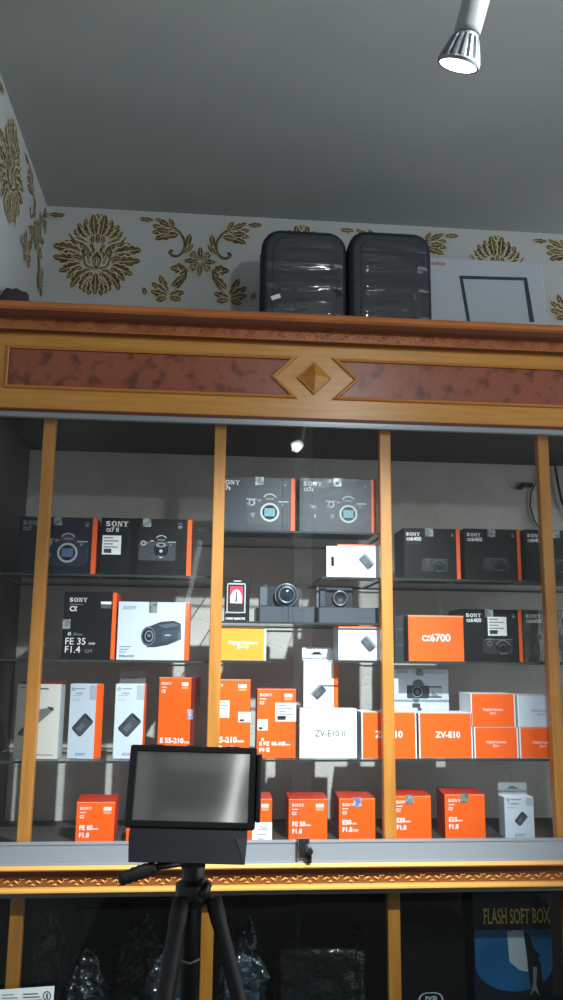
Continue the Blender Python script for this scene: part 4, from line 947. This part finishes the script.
mb = MB(); pts = []
for i in range(30):
    t = i/29; q = at(372+t*160, 317, .02); pts.append((q.x, -.01, zTop+.003+.012*max(0, math.sin((t-.55)*PI/.4)) if .55 < t < .95 else zTop+.003))
mb.tube(pts, .0022, mat('grey_cable', (120, 112, 104), .5), 8); tag(mb.build('cable'), 'thin grey cable with a raised loop in front of the white panel carton', 'cable')

# wiring inside the upper right bay
mb = MB(); pts = [at(x, y, .41) for x, y in ((553, 438), (552, 455), (556, 480), (560, 500), (566, 515), (575, 528))]
for p in pts: p.y = .400
mb.tube(pts, .0045, mat('dark_cable', (44, 40, 40), .5), 8)
pts = [at(x, y, .41) for x, y in ((554, 440), (546, 452), (541, 470), (536, 483), (531, 492), (530, 506), (534, 520), (542, 532))]
for p in pts: p.y = .410
mb.tube(pts, .0028, mat('dark_cable', (44, 40, 40)), 8)
wr = mb.build('power_cable'); tag(wr, 'dark loose wires with a small plug on the backing behind the fourth post', 'cable')
q = at(528, 485, .40); mb = MB(); mb.box(q.x-.020, q.x+.018, .396, .416, q.z-.006, q.z+.008, BLKPL); mb.box(q.x-.034, q.x-.018, .400, .410, q.z-.016, q.z-.004, BLKPL); mb.build('plug', wr, .002)

# ------------------------------------------------------------------ lower cabinet contents
FLR = .10
mb = MB(); zs = at(281, 1050, .1).z; mb.box(XL+.02, XR-.02, .06, .41, zs-.012, zs, INNER)
lowsh = mb.build('cabinet_shelf'); tag(lowsh, 'dark wooden shelf inside the lower cabinet under the soft box carton', 'shelf')
def low_box(name, label, x0, x1, yt, Yf, d, m, cat='box', **k):
    a = at(x0, 960, Yf); b = at(x1, 960, Yf); t = at((x0+x1)/2, yt, Yf); w = b.x-a.x; h = t.z-zs
    root = empty(name, ((a.x+b.x)/2, Yf+d/2, zs+.0005), label, cat); mb = MB(); mb.box(-w/2, w/2, -d/2, d/2, 0, h, m, k.get('mats')); mb.build('carton', root, .002)
    return root, Art(w, h, d), w, h, d
NIGHT = mat('night_blue_card', (12, 26, 38), .35)
r, A, w, h, d = low_box('soft_box_carton', 'dark blue carton with yellow capital lettering and soft box picture in the lower cabinet', 474, 552, 892, .10, .10, NIGHT)
def lp(px, py, Y=.10): q = at(px, py, Y); return (q.x-r.location.x+w/2, q.z-zs)
YEL = mat('yellow_ink', (226, 190, 92), .5)
q0 = lp(483.5, 924); q1 = lp(550, 924)
vs, fs = text_mesh('FLASH SOFT BOX', .040, .005, 'LEFT', 1.); mx = max(x for x, y in vs); sx = (q1[0]-q0[0])/mx
A.mb.mesh([A.p(q0[0]+x*sx, q0[1]+y*1.35, 3) for x, y in vs], fs, YEL)
# little slab feet that make the capitals read as serif letters
adv = {}
tot = 0
for i, ch in enumerate('FLASH SOFT BOX'):
    v2, _ = text_mesh('FLASH SOFT BOX'[:i+1]+'', .040, .005, 'LEFT', 1.); xe = max(x for x, y in v2)*sx
    v3, _ = text_mesh(ch if ch != ' ' else 'I', .040, .005, 'LEFT', 1.); wd = (max(x for x, y in v3)-min(x for x, y in v3))*sx
    xs_ = xe-wd; cap = .0292*1.35
    if ch in 'FHT': 
        for e in ({'F': [.15], 'H': [.12, .88], 'T': [.5]}[ch]): A.rect(q0[0]+xs_+wd*e-.0035, q0[1], q0[0]+xs_+wd*e+.0035, q0[1]+.002, YEL, 4)
    if ch in 'LFHBAX':
        for e in ({'L': [.15], 'F': [.15], 'H': [.12, .88], 'B': [.1], 'A': [.5], 'X': [.05, .95]}[ch]): A.rect(q0[0]+xs_+wd*e-.0035, q0[1]+cap-.002, q0[0]+xs_+wd*e+.0035, q0[1]+cap, YEL, 4)
A.flush('printed_lettering', r)
SKY = mat('bright_blue_ink', (20, 98, 148), .4, mottle=((12, 62, 104), 9, .3, .8, 2))
c0 = lp(512, 925); pts = []
e0, e1 = lp(474.5, 935), lp(551.5, 935); zl = lp(500, 992)[1]
for i in range(25):
    t = PI*i/24; pts.append(((e0[0]+e1[0])/2-math.cos(t)*(e1[0]-e0[0])/2*.995, lp(500, 965)[1]-math.sin(t)*(lp(500, 965)[1]-zl)))
A.poly([(pts[-1][0], lp(500, 930)[1]), (pts[0][0], lp(500, 930)[1])]+pts, SKY, 1)
A.poly([lp(507, 932), lp(514, 930.5), lp(525, 931), lp(528, 972), lp(519, 970), lp(509.5, 962)], mat('softbox_ink', (168, 184, 190), .5), 2)
A.poly([lp(523, 930), lp(530, 936), lp(534, 950), lp(541, 955), lp(538, 958), (lp(541, 966)), lp(543, 985), lp(544, 1000), lp(533, 1000), lp(529, 975), lp(527, 958)], mat('black_ink', (10, 14, 18), .4), 3)
A.poly([lp(533, 967), lp(537, 967), lp(536, 985), lp(540, 996), lp(534, 990), lp(530, 996), lp(533, 984)], INKG, 4)
A.poly([lp(520, 994), lp(560 if False else 546, 994), lp(546, 1010), lp(520, 1010)], mat('black_ink', (10, 14, 18)), 2)
A.flush('product_picture', r)
A.poly([lp(535, 893), lp(551.5, 893), lp(551.5, 908)], INKM, 2); A.flush('torn_corner', r)
r, A, w, h, d = low_box('black_carton', 'plain black carton with a white rounded oval emblem, left of the blue carton', 400, 466, 921, .11, .12, BLACKC)
q = lp(431, 1000, .11)
for (o, i_) in ((.034, .030),):
    pts = [(q[0]+o*math.cos(t)*abs(math.cos(t))**-.35 if abs(math.cos(t)) > 1e-3 else q[0], q[1]+o*.55*math.sin(t)) for t in [2*PI*k/40 for k in range(40)]]
    for k in range(40):
        a_, b_2 = pts[k], pts[(k+1) % 40]; s_ = .87
        A.poly([a_, b_2, (q[0]+(b_2[0]-q[0])*s_, q[1]+(b_2[1]-q[1])*s_), (q[0]+(a_[0]-q[0])*s_, q[1]+(a_[1]-q[1])*s_)], INKS, 2)
A.text('JYP', q[0], q[1]-.008, .024, INKS, .03, 'CENTER', k=2); A.flush('oval_emblem', r)
mb = MB(); mb.box(-w/2+.002, -w/2+.003, -d/2-.001, -d/2, 0, h, INKMM); mb.build('carton_edge', r)
BAGP = mat('dark_bag_plastic', (22, 30, 36), .3, coat=.8, bump=(16, 1., .06))
BAGB = mat('blue_grey_bag_plastic', (46, 62, 74), .3, coat=.8, bump=(14, 1., .06), mottle=((24, 30, 36), 12, .4, .6, 3))
BAGK = mat('black_bag_plastic', (14, 16, 18), .3, coat=.5, bump=(16, .7, .03))
for b_m in (BAGP, BAGB, BAGK): b_m.node_tree.nodes['Principled BSDF'].inputs['Coat Roughness'].default_value = .08
def bag(label, x0, x1, yt, Yc, d, m, seed, rough=.22, nm='plastic_bag', flat=False):
    """crumpled wrapped bundle standing on the shelf"""
    a = at(x0, 970, Yc-d/2); b = at(x1, 970, Yc-d/2); t = at((x0+x1)/2, yt, Yc-d/2); w = b.x-a.x; h = t.z-zs
    mb = MB(); N, K = 18, 40; vs = []; fs = []
    for j in range(N+1):
        f = j/N; pr = (1-max(0, f-.60)**2*4.5) if not flat else (1 if f < .93 else 1-(f-.93)*3)
        for i in range(K):
            th = 2*PI*i/K; c, s = math.cos(th), math.sin(th)
            ex = abs(c)**.5*(1 if c > 0 else -1); ey = abs(s)**.5*(1 if s > 0 else -1)
            n_ = 1+rough*(noise.noise(Vector((c*2.3+seed, s*2.3, f*3.2)))+.8*noise.noise(Vector((c*6+seed, s*6, f*8))))*(.3 if flat else .8)
            vs.append((ex*w/2*pr*n_*.88, ey*d/2*pr*n_*.8, h*f*(1+(.0 if flat else .25)*f*noise.noise(Vector((c*1.7+seed, s*1.7, 4))))))
    for j in range(N):
        for i in range(K): i2 = (i+1) % K; fs.append((j*K+i, j*K+i2, (j+1)*K+i2, (j+1)*K+i))
    fs.append(tuple(reversed(range(K)))); fs.append(tuple(N*K+i for i in range(K)))
    mb.mesh(vs, fs, m, True); o = mb.build(nm, None, loc=((a.x+b.x)/2, Yc, zs+.0005)); tag(o, label, 'bag'); return o, w, h
bag('dark plastic-wrapped bundle just right of the leftmost lower post', 28, 63, 925, .28, .12, BAGP, 1.3, .5)
bag('blue grey crumpled plastic bundle low left, in front of the others', 65, 106, 958, .16, .12, BAGP, 4.1, .5)
bag('shiny crumpled bag left of the tripod in the lower cabinet', 110, 166, 926, .29, .12, BAGP, 7.7, .5)
bag('pale crumpled plastic bag directly behind the tripod legs', 140, 200, 958, .13, .09, BAGB, 9.2, .5)
bag('wrinkled clear-wrapped bundle right of the lower middle post', 217, 268, 934, .18, .14, BAGB, 12.5, .5)
bag('wide black package with glinting plastic top, centre of lower cabinet', 272, 378, 946, .20, .20, BAGK, 15.1, .14, 'wrapped_package', True)
bag('tall dark bundle behind the wide black package', 285, 372, 930, .36, .08, BAGK, 18.1, .14, 'wrapped_package', True)
r, A, w, h, d = low_box('black_carton', 'tall narrow dark carton behind the leftmost lower bundles', 78, 130, 908, .372, .035, mat('dark_teal_card', (30, 40, 44), .4))
# paper notice
pa = at(24, 1000, -.01); mb = MB(); P_ = [at(-18, 991, -.012), at(54.5, 986, -.012), at(52, 1022, -.012), at(-22, 1028, -.012)]
mb.mesh([tuple(p) for p in P_]+[(p.x, p.y+.001, p.z) for p in P_], [(0, 1, 2, 3), (7, 6, 5, 4), (0, 4, 5, 1), (1, 5, 6, 2), (2, 6, 7, 3), (3, 7, 4, 0)], mat('paper_grey', (196, 204, 204), .6)); pn = mb.build('paper_notice'); tag(pn, 'pale printed paper notice stuck on the lower glass at the left', 'notice')
mb = MB(); 
def q3(px, py): p = at(px, py, -.0126); return tuple(p)
for i in range(5):
    y = 994+i*3.2; mb.face([q3(2, y+.6), q3(14+4*(i % 2), y), q3(14+4*(i % 2), y+1), q3(2, y+1.6)], INKG); mb.face([q3(23, y-.3), q3(38+2*(i % 3), y-1), q3(38+2*(i % 3), y+.2), q3(23, y+.9)], INKM)
cc = (47, 996)
for k in range(20):
    t0, t1 = 2*PI*k/20, 2*PI*(k+1)/20
    mb.face([q3(cc[0]+4.2*math.cos(t0), cc[1]+5*math.sin(t0)), q3(cc[0]+4.2*math.cos(t1), cc[1]+5*math.sin(t1)), q3(cc[0]+3*math.cos(t1), cc[1]+3.7*math.sin(t1)), q3(cc[0]+3*math.cos(t0), cc[1]+3.7*math.sin(t0))], INKM)
mb.face([q3(46, 993.5), q3(48, 993.5), q3(48, 999), q3(46, 999)], INKM); mb.build('printed_text', pn)

# ------------------------------------------------------------------ monitor and tripod
YM = -.85
def mp_(px, py, Y=YM): return at(px, py, Y)
tl, tr_, br, bl = mp_(127.5, 749), mp_(258, 748), mp_(253, 828), mp_(123.5, 831)
cm = (tl+tr_+br+bl)/4; Wm = ((tr_-tl).length+(br-bl).length)/2; Hm = ((tl-bl).length+(tr_-br).length)/2
TILT = math.radians(10); YAWM = math.radians(-3)
HEADZ = mp_(193, 872).z
mon = empty('monitor', (cm.x, YM, cm.z-Hm/2*math.cos(TILT)), 'black-framed monitor with glossy grey screen, mounted on the tripod', 'monitor')
mon.rotation_euler = (-TILT, math.radians(1.2), YAWM)
Hm /= math.cos(TILT)
SCR = mat('grey_glossy_screen', (150, 150, 146), .07, coat=0, metal=.6)
mb = MB(); rb(mb, -Wm/2, Wm/2, 0, Hm, -.006, .018, BLKPL, .005); mb.build('housing', mon, .0015)
bz = .0095
mb = MB()
for q in ((-Wm/2+.001, -Wm/2+bz+.004, .001, Hm-.001), (Wm/2-bz-.003, Wm/2-.001, .001, Hm-.001), (-Wm/2+.01, Wm/2-.01, Hm-bz-.001, Hm-.001), (-Wm/2+.01, Wm/2-.01, .001, bz+.002)): mb.box(q[0], q[1], -.0105, -.0058, q[2], q[3], BLKPL)
mb.build('bezel', mon, .0015)
mb = MB(); mb.box(-Wm/2+bz, Wm/2-bz+.002, -.0072, -.0060, bz, Hm-bz, SCR); mb.build('screen', mon)
mb = MB(); mb.box(Wm/2, Wm/2+.008, -.016, .010, .012, Hm-.010, BLKMAT); mb.build('side_flap', mon, .002)
mb = MB()
for i in range(3): mb.box(-Wm*.3+i*Wm*.3-.012, -Wm*.3+i*Wm*.3+.012, -.004, .006, Hm, Hm+.0015, mat('hinge_grey', (70, 72, 76), .4))
mb.build('hinge_clip', mon)
# apron flap folding out below the screen
mb = MB(); FL = mat('dark_flap', (24, 28, 36), .5)
w0, w1_ = Wm*.452, Wm*.440; mb.mesh([(-w0, -.004, .004), (w0-.002, -.004, .004), (w0-.002+.0, -.014, -.016), (-w0, -.014, -.016), (-w1_+.004, -.045, -.050), (w1_-.002, -.045, -.050)], [(0, 1, 2, 3), (3, 2, 5, 4)], FL)
mb.mesh([(w0-.022, -.013, -.012), (w0-.002, -.0138, -.014), (w1_-.002, -.0455, -.0502)], [(0, 1, 2)], mat('flap_fold', (38, 46, 58), .5))
o = mb.build('lower_flap', mon); so = o.modifiers.new('solid', 'SOLIDIFY'); so.thickness = .0018
mb = MB(); mb.box(-.022, .022, .018, .032, .02, .07, BLKMAT); mb.tube([(.0, .025, .03), (.0, .023, -.045)], .010, BLKMAT, 14); mb.build('mount_bracket', mon, .001)

# tripod standing on the floor
ap = mp_(194, 885, YM+.03); tp = empty('tripod', (ap.x, YM+.03, 0), 'black tripod with pan handle pointing left, carrying the monitor', 'tripod')
X0, Y0 = 0, 0; zh = ap.z
def TL(px, py, dy=0): q = at(px, py, YM+.03+dy); return (q.x-ap.x, dy, q.z)
mb = MB(); mb.tube([TL(188, 1010), TL(191.5, 890), TL(192.5, 866)], [.0145, .0145, .013], BLKMAT, 18); mb.build('center_column', tp)
mb = MB(); a_ = TL(193.5, 861); b_3 = TL(193, 886); mb.tube([b_3, (b_3[0]*.5+a_[0]*.5, 0, (a_[2]+b_3[2])/2), a_], [.020, .018, .021], BLKPL, 20)
mb.box(a_[0]-.020, a_[0]+.020, -.020, .020, a_[2]-.006, a_[2]+.002, BLKMAT); k_ = TL(203, 868); mb.tube([(a_[0], -.0, k_[2]), (k_[0], 0, k_[2])], .009, BLKPL, 14); mb.build('pan_head', tp, .001)
mb = MB(); h0, h1, h2 = TL(190, 862, -.01), TL(155, 867, -.07), TL(119, 880, -.09); mb.tube([h0, h1], .0055, BLKPL, 12)
n = 12; pts = [Vector(h1).lerp(Vector(h2), i/n) for i in range(n+1)]; mb.tube(pts, [.0085+.0014*(i % 2)+.0015*math.sin(PI*i/n) for i in range(n+1)], BLKMAT, 16); mb.build('pan_handle', tp)
mb = MB(); sc = TL(193, 893); mb.tube([(sc[0], 0, sc[2]-.020), (sc[0], 0, sc[2]-.006), (sc[0], 0, sc[2]+.016), (sc[0], 0, sc[2]+.022)], [.020, .029, .029, .018], BLKPL, 24); mb.build('leg_collar', tp, .001)
mb = MB(); c2_ = TL(205, 888, .0); mb.tube([(c2_[0]-.004, -.012, c2_[2]), (c2_[0]+.006, -.014, c2_[2]-.004)], [.018, .014], BLKPL, 16); mb.build('leg_joint_knob', tp)
zc_ = sc[2]
def leg(dx, dy, r=.0125):
    a = Vector((sc[0]+dx*.09, dy*.06, zc_-.004)); f = Vector((sc[0]+dx*1.0, dy*1.0, .012)); 
    lg = MB(); p = lambda t: a.lerp(f, t)
    lg.tube([p(0), p(.03), p(.04), p(.36), p(.37), p(.40)], [r*1.1, r*1.1, r, r, r*1.25, r*1.25], BLKMAT, 14)
    lg.tube([p(.395), p(.66), p(.67), p(.70)], [r*.78, r*.78, r*1.02, r*1.02], BLKPL, 14); lg.tube([p(.695), p(.99)], r*.6, BLKPL, 12)
    o = lg.build('leg', tp); ft = MB(); ft.tube([p(.975), (f.x, f.y, .001)], [r*.8, r*1.1], BLKMAT, 12); ft.build('rubber_foot', o)
leg(.36, -.06); leg(-.20, -.30, .0135); leg(-.16, .36)
mb = MB(); w_ = TL(190, 958); mb.tube([(w_[0]-.016+.0, -.015+.0, w_[2]+.002), (w_[0], -.019, w_[2]-.002), (w_[0]+.016, -.015, w_[2]+.003)], .0016, INKG, 6); mb.build('spreader_ring', tp)

# ------------------------------------------------------------------ made-up things on the wall behind the camera, added only for their reflections
for (z0, z1, nm, lab) in ((2.08, 2.62, 'reflection_panel', 'added pale upper panel behind the viewer, unseen, brightening the screen reflection'), (1.25, 1.87, 'reflection_panel', 'added pale lower panel behind the viewer, unseen, brightening the screen reflection')):
    mb = MB(); mb.box(-.55, 2.9, -4.198, -4.185, z0, z1, mat('reflection_panel_pale', (214, 214, 208), .6)); tag(mb.build(nm), lab, 'panel')  # pale reflectors added to give the monitor screen its light bands
mb = MB(); mb.tube([(-.215, -4.166, 1.60), (-.07, -4.166, 2.40)], .018, mat('reflection_tube_glow', (255, 255, 255), .5, emit=(240, 246, 255), estr=5.0), 12); tb = mb.build('reflection_tube'); tag(tb, 'added slanted glowing tube behind the viewer, unseen, for the streak in the screen', 'lamp')  # glowing tube added for the bright streak in screen and glass

# ------------------------------------------------------------------ spot lamp
def lamp(name, label, pos, axis, L=.30, to_ceiling=True, estr=14, top=None):
    """finned aluminium bulb in a white tube holder; origin at the lens"""
    root = empty(name, pos, label, 'lamp'); z = (-Vector(axis)).normalized()
    x = z.orthogonal().normalized(); y = z.cross(x); R = Matrix((x, y, z)).transposed()
    root.rotation_euler = R.to_euler()
    seg = 96; prof = [(0.0, .0290, 0), (.0, .0325, 0), (.004, .0335, 0), (.006, .0330, .3), (.009, .0325, 1), (.022, .0285, 1), (.036, .0235, 1), (.041, .0215, .5), (.043, .0195, 0), (.048, .0185, 0)]
    vs = []; fs = []
    for (h, r, am) in prof:
        for k in range(seg):
            t = 2*PI*k/seg; q = (k % 6) < 3; rr = r-(.0052*am if q else 0); vs.append((rr*math.cos(t), rr*math.sin(t), h))
    for i in range(len(prof)-1):
        for k in range(seg): k2 = (k+1) % seg; fs.append((i*seg+k, i*seg+k2, (i+1)*seg+k2, (i+1)*seg+k))
    mb = MB(); mb.mesh(vs, fs, FINM); mb.build('finned_housing', root)
    mb = MB(); mb.mesh([(.0292*math.cos(2*PI*k/48), .0292*math.sin(2*PI*k/48), .001) for k in range(48)]+[(0, 0, -.002)], [(k, 48, (k+1) % 48) for k in range(48)], LENSE); mb.build('lens', root)
    mb = MB(); mb.tube([(0, 0, .047), (0, 0, .050), (0, 0, .056), (0, 0, L)], [.0185, .0205, .0205, .0215], WHT, 32); mb.build('holder_tube', root)
    end = Vector(pos)+R @ Vector((0, 0, L))
    mb = MB(); inv = Matrix.LocRotScale(Vector(pos), R.to_quaternion(), None).inverted()
    p0 = inv @ end; p1 = inv @ Vector((end.x+.01, end.y, ZC-.001)); mb.tube([p0-(Vector((0, 0, .01))), p0+(p1-p0)*.02, p1], .008, WHT, 14); mb.build('stem', root)
    d_ = inv @ Vector((end.x+.01, end.y, ZC-.022)); mb = MB(); mb.tube([d_, p1], .045, WHT, 28); mb.build('ceiling_mount', root)
    return root
Ld = DIST-1.12
lp0 = at(458, 66, -Ld)
LAX = (-.20, .38, -.88)
lamp('spot_lamp', 'white tubular spot lamp with finned aluminium bulb, hanging from the ceiling', lp0, LAX, .26)
KEY = Vector((.62, -1.5, EYE+1.20))
lamp('spot_lamp', 'second spot lamp, above and in front of the cabinet, out of the frame', KEY+Vector((0, 0, .03)), (-.25, 1.2, -.9), .16)

def spot(name, loc, tgt, power, ang, blend, size, col=(1, 1, 1)):
    l = bpy.data.lights.new(name, 'SPOT'); l.energy = power; l.spot_size = math.radians(ang); l.spot_blend = blend; l.shadow_soft_size = size; l.color = col
    o = bpy.data.objects.new(name, l); C.objects.link(o); o.location = loc; o.rotation_euler = (Vector(tgt)-Vector(loc)).to_track_quat('-Z', 'Y').to_euler(); return o
def area(name, loc, tgt, power, sx, sy, col=(1, 1, 1)):
    l = bpy.data.lights.new(name, 'AREA'); l.energy = power; l.shape = 'RECTANGLE'; l.size = sx; l.size_y = sy; l.color = col
    o = bpy.data.objects.new(name, l); C.objects.link(o); o.location = loc; o.rotation_euler = (Vector(tgt)-Vector(loc)).to_track_quat('-Z', 'Y').to_euler(); return o
A_ = Vector(LAX).normalized()
spot('lamp_beam', lp0+A_*.012, lp0+A_, 12, 110, .8, .02, (.92, .97, 1))
spot('key_beam', KEY+Vector((-.01, .06, -.045)), (.20, 0, EYE-.24), 450, 50, 1.0, .02, (.90, .97, 1))
l = bpy.data.lights.new('key_spill', 'POINT'); l.energy = 15; l.shadow_soft_size = .03; l.color = (.93, .97, 1)
o = bpy.data.objects.new('key_spill', l); C.objects.link(o); o.location = KEY+Vector((-.02, .09, -.10))
w_ = bpy.data.worlds.new('world'); bpy.context.scene.world = w_; w_.use_nodes = True
w_.node_tree.nodes['Background'].inputs[0].default_value = (.88, .95, 1, 1); w_.node_tree.nodes['Background'].inputs[1].default_value = 1.7
vs_ = bpy.context.scene.view_settings; vs_.view_transform = 'Standard'; vs_.look = 'None'; vs_.exposure = 0; vs_.gamma = 1
